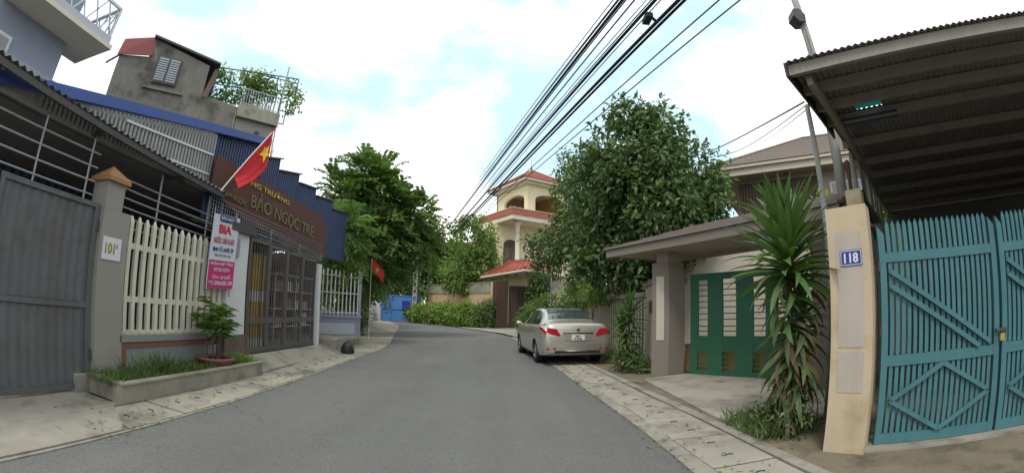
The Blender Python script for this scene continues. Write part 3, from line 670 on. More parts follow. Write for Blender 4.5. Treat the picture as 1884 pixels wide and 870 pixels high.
# --- block, bag, low wall with white bars, small far flag, far wall and blue gate
t = thing('concrete_block', 'pale concrete block lying beyond the white gate post', 'block', (-5.0, 11.5, .01))
b = MB(); b.prism([(-5.35, 11.1, .01), (-4.75, 11.2, .01), (-4.72, 11.85, .01), (-5.35, 11.85, .01)], (0, 0, .40)); o = b.build('body', M_kerb, t)
bv = o.modifiers.new('bevel', 'BEVEL'); bv.width = .05; bv.segments = 3
b = MB(); b.lathe((-4.4, 11.25, .01), [(.14, 0), (.17, .06), (.16, .2), (.1, .3), (.05, .34), (.02, .36)], 10); _r = random.Random(5); b.v = [(x + _r.uniform(-.03, .03), y + _r.uniform(-.03, .03), max(.01, z + _r.uniform(-.02, .02) * (z > .02))) for x, y, z in b.v]
o = b.build('rubbish_bag', M_trim, None, True)
o['label'] = 'black rubbish bag slumped beside the pale concrete block'; o['category'] = 'bag'
t = thing('railing_wall', 'blue-grey low wall topped with tall white bars beneath the left tree', 'wall', (-6.2, 16, .1))
wa, wb = Vector((-6.75, 15.1, 0)), Vector((-5.92, 16.5, 0)); wd = (wb - wa); wn = Vector((wd.y, -wd.x, 0)).normalized()
wl_ = wa - wd * .9
b = MB(); b.ob(wl_, wb - wl_, -wn * .22, (0, 0, .8)); b.build('low_wall', M_lav, t)
b = MB(); b.ob(wl_.lerp(wb, .1) + Vector((0, 0, .18)) + wn * .001, (wb - wl_) * .8, wn * .012, (0, 0, .42)); b.build('panel', M_palelav, t)
b = MB(); b.ob(wl_ - wn * -.05 + Vector((0, 0, .802)), wb - wl_, -wn * .3, (0, 0, .1)); b.build('coping', M_lav, t)
for i in range(16):
    pz = wl_.lerp(wb, (i + .5) / 16) - wn * .1; b = MB(); b.ob(pz + Vector((-.018, -.018, .9)), (.036, 0, 0), (0, .036, 0), (0, 0, 1.68 + (.05 if i % 2 else 0))); b.build('bar', M_wpaint, t)
for z in (1.0, 1.75, 2.4): b = MB(); b.bar(wl_ - wn * .1 + Vector((0, 0, z)), wb - wn * .1 + Vector((0, 0, z)), .03, .04); b.build('rail', M_wpaint, t)
b = MB(); b.bar(wb - wn * .1 + Vector((0, 0, .0)), wb - wn * .1 + Vector((0, 0, 2.65)), .1, .1, (1, 0, 0)); b.build('end_post', M_lav, t)
t = thing('boundary_wall', 'short white wall section beside the bright blue gate', 'wall', (-12, 35.5, 0))
b = MB(); b.ob((-12.15, 36.1, 0), (1.35, -1.15, 0), (.2, .25, 0), (0, 0, 2.15)); b.build('wall', M_white, t)
b = MB(); b.ob((-12.2, 36.05, 2.152), (1.4, -1.15, 0), (.25, .35, 0), (0, 0, .12)); b.build('coping', M_kerb, t)
t = thing('boundary_wall', 'dark weathered wall running left behind the white bars', 'wall', (-12, 30, 0))
b = MB(); b.ob((-7.0, 17.4, 0), (-4.9, 18.2, 0), (-.2, 0, 0), (0, 0, 1.9)); b.build('wall', M_old, t)
t = thing('sheet_gate', 'bright blue double sheet gate at the bend of the road', 'gate', (-9.5, 35, 0))
for k, (xa, xb) in enumerate(((-10.75, -9.95), (-9.9, -7.3))):
    b = MB(); b.box(xa, 35.0, .08, xb, 35.05, 2.18); lf = b.build('gate_leaf', M_bgate, t)
    b = MB(); b.box(xa, 34.94, .08, xa + .08, 34.995, 2.22); b.box(xb - .08, 34.94, .08, xb, 34.995, 2.22); b.box(xa + .08, 34.95, 2.12, xb - .08, 34.995, 2.2); b.box(xa + .08, 34.95, 1.0, xb - .08, 34.995, 1.08); b.box(xa + .08, 34.95, .08, xb - .08, 34.995, .16); b.build('frame', M_bgate, lf)
b = MB(); b.box(-8.9, 34.9, 1.0, -8.3, 34.97, 1.75); b.build('hatch', M_plate, t)
def smallflag(label, base, tip, size, sway):
    t = thing('small_flag', label, 'flag', base); b_, p_ = V3(base), V3(tip)
    b = MB(); b.tube([b_, p_], .012, 5); b.build('pole', M_wpaint, t); b = MB(); n1 = 6
    vs_ = [p_ + (b_ - p_).normalized() * (i / n1 * size * .7) + Vector((sway * j / n1 * size, .04 * math.sin(j + i * .6), -.75 * j / n1 * size)) for i in range(n1 + 1) for j in range(n1 + 1)]
    b.add(vs_, [(i * 7 + j, i * 7 + j + 1, (i + 1) * 7 + j + 1, (i + 1) * 7 + j) for i in range(n1) for j in range(n1)]); c = b.build('cloth', M_flag, t, True)
    m_ = sum(vs_, Vector()) / len(vs_); b = MB(); pp = [m_ + Vector((math.cos(k * PI / 5) * (.16 if k % 2 else .07) * size, -.05, math.sin(k * PI / 5) * (.16 if k % 2 else .07) * size)) for k in range(10)]
    b.add(pp + [m_ + Vector((0, -.05, 0))], [(k, (k + 1) % 10, 10) for k in range(10)]); b.build('star', M_star, c)
smallflag('small red flag on a short pole in front of the left tree', (-5.35, 15.9, 0), (-5.25, 15.6, 3.12), .62, .8)
smallflag('tiny red pennant flag standing on the stepped navy parapet', (-5.6, 8.4, 4.5), (-5.6, 8.45, 4.82), .15, -.5)
# far utility pole with cut-outs
t = thing('utility_pole', 'rectangular concrete utility pole with cut-outs beside the blue gate', 'utility pole', (-7.75, 34.5, 0))
b = MB(); b.box(-7.95, 34.4, 0, -7.87, 34.65, 8.6); b.box(-7.67, 34.4, 0, -7.59, 34.65, 8.6)
for k in range(14): b.box(-7.87, 34.42, .3 + k * .6, -7.67, 34.63, .62 + k * .6)
b.build('shaft', M_pole, t)
for z in (7.6, 8.2): b = MB(); b.box(-8.5, 34.3, z, -7.0, 34.38, z + .1); b.build('crossarm', M_dsteel, t)

# --- old concrete house
t = thing('concrete_house', 'weathered bare concrete house with one shuttered window above the blue shed', 'house', (-15, 13, 0))
A0 = Vector((-16.98, 10.57, 0)); du = Vector((math.sin(math.radians(46)), math.cos(math.radians(46)), 0)); dn = Vector((-du.y, du.x, 0))   # dn points away from the street
if dn.dot(A0) < 0: dn = -dn
def CP(s, z, n=0): return A0 + du * s + dn * n + Vector((0, 0, z))
b = MB(); b.prism([CP(0, 0), CP(6.35, 0), CP(6.35, 9.55), CP(4.6, 9.75), CP(4.5, 9.62), CP(4.5, 11.2), CP(1.5, 11.9), CP(1.45, 10.95), CP(0, 10.75)], dn * 7); b.build('wall', M_old, t)
b = MB(); b.prism([CP(-.1, 10.7, -.12), CP(1.6, 10.98, -.12), CP(1.5, 12.05, .1), CP(-.05, 11.6, .1)], dn * .06); b.build('red_roof_sheet', M_redr, t)
b = MB(); b.ob(CP(1.4, 11.92, -.2), du * 3.6 + Vector((0, 0, -.62)), dn * 7, (0, 0, .1)); b.build('roof_slab', M_dsteel, t)
wi = thing_part = None
b = MB(); b.prism([CP(1.95, 9.75, -.1), CP(3.15, 9.78, -.1), CP(3.15, 11.1, -.1), CP(1.95, 11.12, -.1)], dn * .12); fr0 = b.build('window', M_dsteel, t)
for k in range(2):
    s0 = 2.02 + k * .56
    b = MB(); b.prism([CP(s0, 9.83, -.14), CP(s0 + .5, 9.84, -.14), CP(s0 + .5, 11.02, -.14), CP(s0, 11.03, -.14)], dn * .03); sh = b.build('shutter', M_gwall, fr0)
    for q in range(10):
        b = MB(); b.ob(CP(s0 + .04, 9.9 + q * .11, -.18), du * .42, dn * .03, (0, 0, .05)); b.build('slat', M_palelav, sh)
b = MB(); b.ob(CP(1.6, 9.45, -.12), du * 2.0, dn * .1, (0, 0, .12)); b.build('sill', M_old, t)
b = MB(); b.prism([CP(4.52, 9.66, -.02), CP(4.75, 9.64, -.02), CP(5.05, 11.1, -.02), CP(4.8, 11.12, -.02)], dn * .5); b.build('leaning_panel', M_bbase, t)
b = MB(); b.prism([CP(-.6, 10.3, .2), CP(.05, 10.9, .2), CP(.05, 11.0, .2), CP(-.6, 10.4, .2)], dn * .08); b.build('stay', M_dsteel, t)
# balcony block
b = MB(); b.prism([CP(6.37, 0), CP(8.3, 0), CP(8.3, 9.0), CP(6.37, 9.05)], dn * 5); b.build('balcony_block', M_gpill, t)
b = MB(); b.prism([CP(6.35, 9.06, -.25), CP(8.4, 9.02, -.25), CP(8.4, 9.62, -.25), CP(6.35, 9.66, -.25)], dn * 5.2); b.build('balcony_band', M_oldp, t)
b = MB(); b.lathe((0, 0, 0), [(.12, 0), (.12, .05)], 12)
cv = CP(7.5, 8.55, -.03); b.v = [tuple(cv + du * v[0] + Vector((0, 0, v[1] * .5)) - dn * v[2]) for v in b.v]; b.build('vent', M_dsteel, t)
b = MB(); b.tube([CP(8.35, 6, -.1), CP(8.35, 12.2, -.1)], .035, 6); b.build('drain_pipe', M_steel, t)
b = MB(); b.tube([CP(6.3, 6, -.06), CP(6.3, 9.4, -.06)], .03, 6); b.build('drain_pipe', M_pole, t)
b = MB()
for s in np.arange(6.4, 8.4, .13): b.tube([CP(s, 9.65, -.15), CP(s, 10.45, -.15)], .014, 4)
b.tube([CP(6.4, 10.47, -.15), CP(8.4, 10.44, -.15)], .022, 5); b.tube([CP(6.4, 9.75, -.15), CP(8.4, 9.72, -.15)], .018, 5); b.build('balcony_railing', M_palelav, t)
b = MB()
for s in np.arange(6.6, 8.0, .16): b.box(0, 0, 0, .001, .001, .001) if False else b.ob(CP(s, 9.6, .8), du * .1, dn * .03, (0, 0, .8))
b.build('back_screen', M_white, t)
# trellis with vine
t = thing('roof_trellis', 'green pipe trellis with climbing vines on the concrete house roof', 'trellis', CP(6.5, 9.6))
for (s0, z0, s1, z1) in ((4.95, 11.25, 9.0, 11.75), (4.95, 9.7, 4.95, 11.25), (9.0, 11.75, 9.0, 9.9), (8.4, 9.9, 9.0, 9.9), (8.3, 9.6, 8.35, 11.7), (7.9, 9.6, 7.95, 11.6), (6.2, 9.6, 6.2, 11.4), (5.6, 9.7, 5.6, 11.3), (4.95, 10.4, 6.2, 10.5), (7, 11.45, 9.0, 11.5)):
    for nn3 in (0, 1.6): b = MB(); b.tube([CP(s0, z0, nn3), CP(s1, z1, nn3)], .028, 6); b.build('pipe', M_green, t)
for s in (5.2, 6.4, 7.6, 8.9): b = MB(); b.tube([CP(s, 11.3 + (s - 5) * .12, 0), CP(s, 11.3 + (s - 5) * .12, 1.6)], .025, 6); b.build('cross_pipe', M_green, t)
bl = [(CP(6.8, 11.5, .8), (.75, .7, .35)), (CP(6.9, 10.7, .9), (.6, .6, .75)), (CP(7.8, 11.2, .8), (.6, .5, .5)), (CP(5.7, 10.3, .9), (.8, .5, .5)), (CP(9.0, 10.7, .4), (.5, .4, .55)), (CP(5.3, 11.2, .6), (.5, .4, .25)), (CP(8.8, 11.4, .4), (.4, .4, .2))]
P, D, Nn, ln = crown_np([(tuple(c_), r) for c_, r in bl], 330, 8, .16, shell=.5, crad=.28)
v, f_ = leaf_mesh(P, D, Nn, ln, ln * .75, droop=.2); mesh_np('vine', v, f_, [M_leafL, M_leafY], t, np.repeat(RNG.random(len(P)) < .3, 2).astype(int))
b = MB(); b.tube([CP(6.9, 9.55, .8), CP(6.75, 10.4, .8), CP(6.9, 11.5, .8)], [.12, .1, .05], 7); b.build('stem', M_bark, t)

# --- lavender house at far left
t = thing('lavender_house', 'lavender-grey house with white lattice balconies at the far upper left', 'house', (-12, 3, 0))
b = MB(); b.box(-22, -4, 0, -10.9, 4.9, 12); b.build('wall', M_lav, t)
for z in (3.9, 6.9, 9.9):
    b = MB(); b.box(-11.6, 2.6, z, -9.9, 5.7, z + .22); sl = b.build('balcony_slab', M_palelav, t)
    b = MB(); b.box(-11.65, 2.55, z - .12, -9.82, 5.78, z - .002); b.build('moulding', M_vwhite, sl)
    rl = MB(); rl.bar((-9.95, 2.6, z + 1.05), (-9.95, 5.65, z + 1.05), .07, .07); rl.bar((-9.95, 5.65, z + 1.05), (-11.55, 5.65, z + 1.05), .07, .07)
    rl.bar((-9.95, 5.65, z + .22), (-9.95, 5.65, z + 1.05), .07, .07, (1, 0, 0)); rl.bar((-9.95, 2.65, z + .22), (-9.95, 2.65, z + 1.05), .07, .07, (1, 0, 0))
    rl.build('railing_frame', M_wpaint, t)
    for i in range(6):
        ya = 2.7 + i * .5
        for s_ in (0, 1): b = MB(); b.bar((-9.95, ya, z + (.22 if s_ else 1.02)), (-9.95, ya + .45, z + (1.02 if s_ else .22)), .03, .04); b.build('lattice_bar', M_wpaint, t)
    for i in range(3):
        xa = -10.0 - i * .5
        for s_ in (0, 1): b = MB(); b.bar((xa, 5.65, z + (.22 if s_ else 1.02)), (xa - .45, 5.65, z + (1.02 if s_ else .22)), .03, .04); b.build('lattice_bar', M_wpaint, t)
for y in (.2, 2.2):
    for z in (4.6, 7.6): b = MB(); b.box(-10.92, y, z, -10.86, y + 1.1, z + 1.5); wnd = b.build('window', M_wpaint, t); b = MB(); b.box(-10.86, y + .08, z + .08, -10.85, y + 1.02, z + 1.42); b.build('pane', M_glassb, wnd)
t = thing('neighbour_shed', 'low navy roofed shed wall between the lavender and concrete houses', 'shed', (-12, 6, 0))
b = corrugated((-11.5, 10.5, 3.2), (0, 0, 1.9), (0, -4.2, 0), 26, .02); b.build('wall_sheet', M_navy, t)
b = MB(); b.box(-16, 6.2, 0, -11.6, 10.4, 5.0); b.build('wall', M_navy, t)

# ================================================================ RIGHT SIDE
def V2(x, y, z=0): return Vector((x, y, z))
# --- 118 pillar
p1, p2 = V2(2.97, 3.27), V2(3.22, 2.93); d1 = (p2 - p1).normalized(); n1 = Vector((-d1.y, d1.x, 0)); n1 = n1 if n1.dot(p1) > 0 else -n1
Wd = (p2 - p1).length
t = thing('gate_pillar', 'yellow-cream pillar carrying the blue 118 plate beside the teal gate', 'pillar', p1)
b = MB(); b.ob(p1, d1 * Wd, n1 * .3, (0, 0, 2.32)); sh = b.build('shaft', M_p118, t)
b = MB(); b.ob(p1 + d1 * .075 - n1 * .004 + V2(0, 0, 1.02), d1 * .265, n1 * .01, (0, 0, 1.06)); b.build('inset_panel', M_p118i, t)
b = MB(); b.ob(p1 + d1 * .075 - n1 * .004 + V2(0, 0, .6), d1 * .265, n1 * .01, (0, 0, .38)); b.build('inset_panel', M_p118i, t)
b = MB(); b.ob(p1 + d1 * .118 - n1 * .012 + V2(0, 0, 1.765), d1 * .222, n1 * .006, (0, 0, .145)); pt = b.build('number_plate', M_plate, t)
b = MB()
for (a, c_, e, f_) in ((.124, 1.771, .21, .006), (.124, 1.898, .21, .006), (.124, 1.777, .006, .12), (.328, 1.777, .006, .12)): b.ob(p1 + d1 * a - n1 * .0135 + V2(0, 0, c_), d1 * e, n1 * .0012, (0, 0, f_))
b.build('plate_border', M_numw, pt)
text_obj('118', p1 + d1 * .157 - n1 * .0125 + V2(0, 0, 1.79), d1, (0, 0, 1), .145, .092, M_numw, pt, bold=.035, depth=.003)
t = thing('garden_wall', 'yellow-cream wall running back from the 118 pillar', 'wall', p1 + n1 * .4)
b = MB(); b.ob(p1 + n1 * .302 + d1 * .06, d1 * .2, n1 * 1.9, (0, 0, 1.9)); b.build('wall', M_p118, t)
b = MB(); b.ob(p1 + n1 * 1.2 + d1 * .06, d1 * .2, n1 * .3, (0, 0, 2.75)); b.build('pier', M_p118, t)

# --- teal gate
T1 = V2(3.46, 3.02); td = Vector((.839, -.545, 0)).normalized(); tn = Vector((.545, .839, 0)).normalized()
t = thing('teal_gate', 'teal slatted double gate with pointed pickets beside the 118 pillar', 'gate', T1)
def TP(s, z, n=0): return T1 + td * s + tn * n + V2(0, 0, z)
slat_me = {}
for L0, W_ in ((0, 1.42), (1.46, 1.42), (2.92, 1.42)):
    fr_ = MB()
    for s in (0, W_ - .07):
        fr_.prism([TP(L0 + s, .04), TP(L0 + s + .07, .04), TP(L0 + s + .07, 2.05), TP(L0 + s, 2.13)], tn * .05)
    for z, h in ((.04, .1), (.80, .1), (1.78, .09)): fr_.ob(TP(L0 + .07, z, .004), td * (W_ - .14), tn * .042, (0, 0, h))
    lf = fr_.build('gate_leaf', M_teal, t)
    ns = 19
    for i in range(ns):
        s = L0 + .085 + (W_ - .17) * (i + .5) / ns; wv = .0205
        for key, (za, zb, pt_) in (('low', (.142, .798, 0)), ('mid', (.902, 1.778, 0)), ('top', (1.872, 2.13, 1))):
            if key not in slat_me:
                b = MB(); P5 = [(-wv, 0, 0), (wv, 0, 0), (wv, 0, zb - za)] + ([(0, 0, zb - za + .045)] if pt_ else []) + [(-wv, 0, zb - za)]
                b.prism(P5, (0, .02, 0)); me = bpy.data.meshes.new('slat'); me.from_pydata(b.v, [], b.f); me.materials.append(M_teal); slat_me[key] = me
            part('slat', slat_me[key], M_teal, lf, Matrix.Translation(TP(s, za, .016)) @ Matrix.Rotation(math.atan2(td.y, td.x), 4, 'Z'))
    cx = L0 + W_ / 2
    for (sa, za, sb, zb) in ((.12, .47, .71, .79), (.71, .79, 1.3, .47), (.12, .47, .71, .15), (.71, .15, 1.3, .47), (.1, 1.70, 1.30, .93), (.1, 1.56, 1.15, .91)):
        b = MB(); b.bar(TP(L0 + sa, za, -.008), TP(L0 + sb, zb, -.008), .02, .045, tn.cross(Vector((sb - sa, 0, zb - za))) if False else (0, 0, 1)); b.build('brace', M_teal, lf)
for z in (.35, 1.1, 1.7): b = MB(); b.tube([TP(-.012, z, -.01), TP(-.012, z + .09, -.01)], .014, 8); b.build('hinge', M_dsteel, t)
b = MB(); b.ob(TP(1.36, 1.02, -.03), td * .16, tn * .03, (0, 0, .03)); b.build('bolt', M_dsteel, t); b = MB(); b.ob(TP(1.41, .93, -.045), td * .055, tn * .03, (0, 0, .07)); b.build('padlock', M_gold, t)
b = MB(); b.ob(TP(-.2, -.01, -.15), td * 4.8, tn * .5, (0, 0, .045)); b.build('threshold', M_kerb, t)

# --- corrugated canopy on the right
O4 = V2(2.95, 3.44, 4.0); ca = Vector((.681, -.732, 0)); cb = Vector((.81, .58, 0)).normalized(); cn = Vector((.732, .681, 0))
t = thing('corrugated_canopy', 'dark corrugated canopy on timber purlins over the teal gate yard', 'canopy', O4)
RP = 6.2 / 76
for (k0, k1_, l0, l1) in ((0, 6, 0, 11), (6, 11, 0, 1.47), (6, 11, 1.79, 11), (11, 76, 0, 11)):
    b = corrugated(O4 + V2(0, 0, .03) + ca * RP * k0 + cb * l0, cb * (l1 - l0), ca * RP * (k1_ - k0), k1_ - k0, .013); b.build('roof_sheet', M_can, t)
b = MB()
for dn_ in (.06, .62, 1.2, 1.8, 2.9, 4.1, 5.15, 6.6, 7.9, 9.2): 
    k = dn_ / cb.dot(cn); o = O4 + cb * k + V2(0, 0, -.09)
    b = MB(); b.ob(o + V2(0, 0, -.03), ca * 6.2, cn * .07, (0, 0, .13)); b.build('purlin', M_purl, t)
b = MB(); b.ob(O4 - ca * .03 + V2(0, 0, -.16), cb * 2.3, ca * .03, (0, 0, .18)); b.build('verge_board', M_trim, t)
b = MB(); b.ob(O4 + cb * .2 + ca * .15 + V2(0, 0, -.22), cb * 10.5, ca * .07, (0, 0, .12)); b.build('beam', M_purl, t)
b = MB(); b.ob(O4 + cb * 1.75 + ca * .1 + V2(0, 0, -.105), ca * 1.0, cb * .25, (0, 0, .012)); b.build('blue_patch', M_signn, t)
b = MB(); q0 = O4 + cb * 1.45 + ca * .47 + V2(0, 0, .05); b.ob(q0, cb * .38, ca * .45, (0, 0, .006)); b.build('cyan_sheet', M_cyan, t)
def post(name, label, x, y, z0, z1, r0, r1, m, cat='post', n=10):
    o = MB().tube([(x, y, z0), (x, y, z1)], [r0, r1], n).build(name, m, None, True); o['label'] = label; o['category'] = cat; return o
post('post', 'slim pale pipe post under the canopy corner, behind the dracaena', 3.70, 4.08, 0, 3.9, .038, .036, M_pole)
post('post', 'slim grey pipe post under the canopy edge, right of the utility pole', 5.55, 5.2, 0, 3.84, .045, .045, M_pole)
t = thing('utility_pole', 'round concrete utility pole rising past the dark canopy corner', 'utility pole', (5.4, 5.4, 0))
b = MB(); b.tube([(5.4, 5.42, 0), (5.4, 5.42, 9.5)], [.105, .065], 14); b.build('shaft', M_pole, t, True)
b = MB(); b.tube([(5.56, 5.34, 0), (5.56, 5.34, 3.75)], .035, 8); b.build('conduit', M_redbr, t)
bx = Vector((5.27, 5.30, 6.64)); b = MB(); pr6 = [(bx + Vector((math.cos(a), -.15 * 0, math.sin(a))) * .17) for a in [k * PI / 3 + .3 for k in range(6)]]
b.prism(pr6, (.06, .28, 0)); b.build('junction_box', M_dsteel, t)
b = MB(); b.tube([(5.30, 5.35, 6.69), (5.4, 5.42, 6.79)], .02, 5); b.build('bracket', M_dsteel, t)
b = MB(); b.tube([(5.36, 5.36, 6.4), (5.28, 5.3, 5.6), (5.42, 5.2, 4.9), (5.3, 5.3, 4.4)], .007, 4); b.tube([(5.45, 5.35, 5.2), (5.7, 5.0, 4.6), (5.9, 4.7, 4.1)], .012, 4); b.build('hanging_cable', M_cable, t)
# strip fence under canopy's left edge
t = thing('strip_fence', 'tall fence of upright weathered sheet strips under the canopy edge', 'fence', (6, 5.4, 0))
for i in range(20):
    o = V2(5.75, 5.28) + cb * (i * .21); hgt = 3.8 if i % 5 else 3.2
    b = MB(); b.ob(o, cb * (.15 if i % 3 else .1), ca * .02, (0, 0, hgt)); b.build('strip', (M_rib, M_pole, M_old)[i % 3], t)
b = MB(); b.tube([(5.7, 5.2, 3.2), (8.2, 6.95, 1.8)], .03, 6); b.build('diagonal_pipe', M_dsteel, t)
t = thing('yard_building', 'dark plastered building wall deep under the canopy', 'building', (9, 5, 0))
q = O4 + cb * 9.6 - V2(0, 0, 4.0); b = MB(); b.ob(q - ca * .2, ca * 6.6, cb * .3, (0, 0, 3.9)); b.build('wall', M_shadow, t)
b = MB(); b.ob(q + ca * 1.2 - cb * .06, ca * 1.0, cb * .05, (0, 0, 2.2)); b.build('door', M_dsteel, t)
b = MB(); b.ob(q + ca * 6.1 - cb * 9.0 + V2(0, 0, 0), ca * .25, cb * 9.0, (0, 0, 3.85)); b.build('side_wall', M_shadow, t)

# --- roofed gatehouse of 118
gu = Vector((.422, -.907, 0)).normalized(); gn = Vector((.907, .422, 0)).normalized()
G0 = V2(2.24, 9.8)
def GP(s, n, z): return G0 + gu * s + gn * n + V2(0, 0, z)
t = thing('gatehouse', 'beige roofed gateway with grey-brown tiles and a square column', 'gatehouse', (3.3, 8.7, 0))
ca0, cb0, cc0 = V2(3.01, 8.86), V2(3.32, 8.68), V2(3.74, 8.80)
b = MB(); b.prism([ca0, cb0, cc0, cc0 + (ca0 - cb0)], (0, 0, 2.42)); clm = b.build('column', M_beiged, t)
e1 = (ca0 - cb0).normalized(); e2 = (cc0 - cb0).normalized(); nf = Vector((e1.y, -e1.x, 0)); nf = nf if nf.dot(cb0) < 0 else -nf
b = MB(); b.ob(cb0 + e1 * .10 + nf * .012 + V2(0, 0, .78), e1 * .17, -nf * .02, (0, 0, 1.35)); b.build('inset_panel', M_panelw, clm)
b = MB(); b.prism([cb0 + e1 * .3 + e2 * .05, cb0 + e1 * .05 + e2 * .05, cb0 + e1 * .05 + e2 * .4, cb0 + e1 * .3 + e2 * .4], (0, 0, 2.68)); b.build('column_head', M_beige, t)
LEN = 5.6
b = MB(); b.ob(GP(0, 0, 2.66), gu * LEN, gn * 2.3, (0, 0, .05)); b.build('soffit', M_beige, t)
b = MB(); b.ob(GP(0, -.03, 2.64), gu * LEN, gn * .05, (0, 0, .17)); b.build('fascia', M_beiged, t)
b = MB(); b.ob(GP(-.03, -.03, 2.64), gu * .03, gn * 2.3, (0, 0, .17)); b.build('fascia', M_beiged, t)
for k in range(5):
    s0 = -.06 + k * .42; n0 = -.07 + k * .235; z = 2.815 + k * .078
    b = MB(); b.prism([GP(s0, n0, z), GP(LEN, n0, z), GP(LEN, n0 + .3, z + .05), GP(s0 + .42, n0 + .3, z + .05)], (0, 0, .05)); b.build('tile_course', M_gtile, t)
b = MB(); b.prism([GP(-.06, -.07, 2.812), GP(2.1, 1.15, 3.21), GP(-.06, 2.35, 2.812)], (0, 0, .04)); b.build('hip_face', M_gtile, t)
b = MB(); b.prism([GP(2.1, 1.15, 3.2), GP(LEN, 1.15, 3.2), GP(LEN, 2.35, 2.812), GP(-.06, 2.35, 2.812)], (0, 0, .04)); b.build('rear_slope', M_gtile, t)
b = MB(); b.prism([V2(4.85, 5.75), V2(5.2, 5.5), V2(5.45, 5.85), V2(5.1, 6.1)], (0, 0, 2.66)); b.build('column', M_beiged, t)
# --- green gate
gs, gd = V2(3.74, 8.75), Vector((.629, -.777, 0)); gnn = Vector((.777, .629, 0))
def QP(s, z, n=0): return gs + gd * s + gnn * n + V2(0, 0, z)
t = thing('green_gate', 'dark green barred gate under the tiled gatehouse roof', 'gate', gs)
st_ = [(.12, .18), (.53, .35), (1.18, .38), (1.82, .26), (2.4, .2)]
b = MB()
for s, w_ in st_: b.ob(QP(s, .03), gd * w_, gnn * .05, (0, 0, 2.13))
for z, h in ((.03, .1), (.54, .32), (2.02, .14)): 
    for (s, w_), (s2, _) in zip(st_, st_[1:]): b.ob(QP(s + w_, z, .005), gd * (s2 - s - w_), gnn * .04, (0, 0, h))
lf = b.build('gate_frame', M_green, t)
for (s, w_), (s2, _) in zip(st_, st_[1:]):
    for z in (.20, .31, .42, .95, 1.05, 1.19, 1.31, 1.44, 1.56, 1.68, 1.80, 1.91):
        b = MB(); b.ob(QP(s + w_, z, .015), gd * (s2 - s - w_), gnn * .02, (0, 0, .022)); b.build('bar', M_green, lf)
t = thing('forecourt_wall', 'low yellow wall just behind the dark green gate', 'wall', QP(1, 0, 1.6))
b = MB(); b.ob(QP(-.3, 0, .55), gd * 3.4, gnn * .2, (0, 0, .58)); b.build('wall', M_yellow, t); b = MB(); b.ob(QP(-.3, .582, .52), gd * 3.4, gnn * .26, (0, 0, .05)); b.build('coping', M_panelw, t)
t = thing('inner_house', 'pale house front with dark openings seen through the green gate', 'house', QP(1, 0, 3.6))
b = MB(); b.ob(QP(-5.5, 0, 4.2), gd * 10.3, gnn * .2, (0, 0, 3.2)); b.build('wall', M_vcream if False else M_panelw, t)
for s in (3.3,): b = MB(); b.ob(QP(s, .0, 4.12), gd * (.55 if s > 0 else .9), gnn * .07, (0, 0, 2.5)); b.build('door', M_wood, t)
# --- wall section with letter box and slatted fence
t = thing('boundary_wall', 'plain beige wall section with a brown letter slot beside the square column', 'wall', (3.2, 9.6, 0))
b = MB(); b.prism([V2(3.05, 8.95), V2(3.36, 10.45), V2(3.56, 10.42), V2(3.25, 8.9)], (0, 0, 1.98)); b.build('wall', M_beige, t)
b = MB(); b.prism([V2(3.01, 8.94), V2(3.33, 10.5), V2(3.6, 10.45), V2(3.29, 8.88)], (0, 0, .09)); 
b.v = [(x, y, z + 1.983) for x, y, z in b.v]; b.build('coping', M_beiged, t)
wdv = (V2(3.36, 10.45) - V2(3.05, 8.95)).normalized(); wnv = Vector((-wdv.y, wdv.x, 0))
b = MB(); b.ob(V2(3.05, 8.95, 1.36) + wdv * .1 + wnv * .002, wdv * .45, wnv * .02, (0, 0, .26)); b.build('letter_box', M_wood, t)
b = MB(); b.ob(V2(3.05, 8.95, .34) + wdv * .05 + wnv * .002, wdv * .5, wnv * .02, (0, 0, .1)); b.build('ledge', M_beiged, t)
t = thing('slatted_fence', 'long beige fence of upright slats behind the parked car', 'fence', (3.45, 16, 0))
FY0, FY1 = 10.5, 24.0
def FX(y): return 3.37 + (y - 10.5) * .008
b = MB(); b.ob((FX(FY0), FY0, 0), (.2, 0, 0), (.108, FY1 - FY0, 0), (0, 0, .3)); b.build('base_wall', M_beiged, t)
b = MB(); b.ob((FX(FY0) - .03, FY0, 1.76), (.26, 0, 0), (.108, FY1 - FY0, 0), (0, 0, .12)); b.build('coping', M_beiged, t)
b = MB(); b.ob((FX(FY0) + .15, FY0, .3), (.02, 0, 0), (.108, FY1 - FY0, 0), (0, 0, 1.45)); b.build('backing', M_dirt, t)
b = MB(); b.ob((FX(FY0) + .06, FY0, 1.44), (.05, 0, 0), (.108, FY1 - FY0, 0), (0, 0, .05)); b.build('rail', M_beige, t)
sl = None
for i in range(48):
    y = FY0 + .06 + i * .28
    if sl is None: b = MB(); b.ob((FX(y) + .02, y, .3), (.015, 0, 0), (0, .125, 0), (0, 0, 1.46)); sl = b.build('slat', M_soffit, t); ys0 = y
    else: o = sl.copy(); COL.objects.link(o); o.location.y += y - ys0; o.location.x += FX(y) - FX(ys0)
post_ = thing('gate_pillar', 'cream pillar at the far end of the slatted fence', 'pillar', (3.5, 24.2, 0))
b = MB(); b.box(3.3, 24.05, 0, 3.75, 24.5, 2.75); b.build('shaft', M_vcream, post_); b = MB(); b.box(3.22, 23.97, 2.752, 3.83, 24.58, 2.9); b.build('cap', M_beige, post_)
t = thing('garden_wall', 'cream garden wall with grey railings beyond the slatted fence', 'wall', (3.5, 27, 0))
b = MB(); b.ob((3.45, 24.52, 0), (-.9, 4.5, 0), (.2, .04, 0), (0, 0, 2.3)); b.build('wall', M_vcream, t)
b = MB(); b.ob((3.42, 24.52, 2.302), (-.9, 4.5, 0), (.28, .05, 0), (0, 0, .12)); b.build('coping', M_vwhite, t)
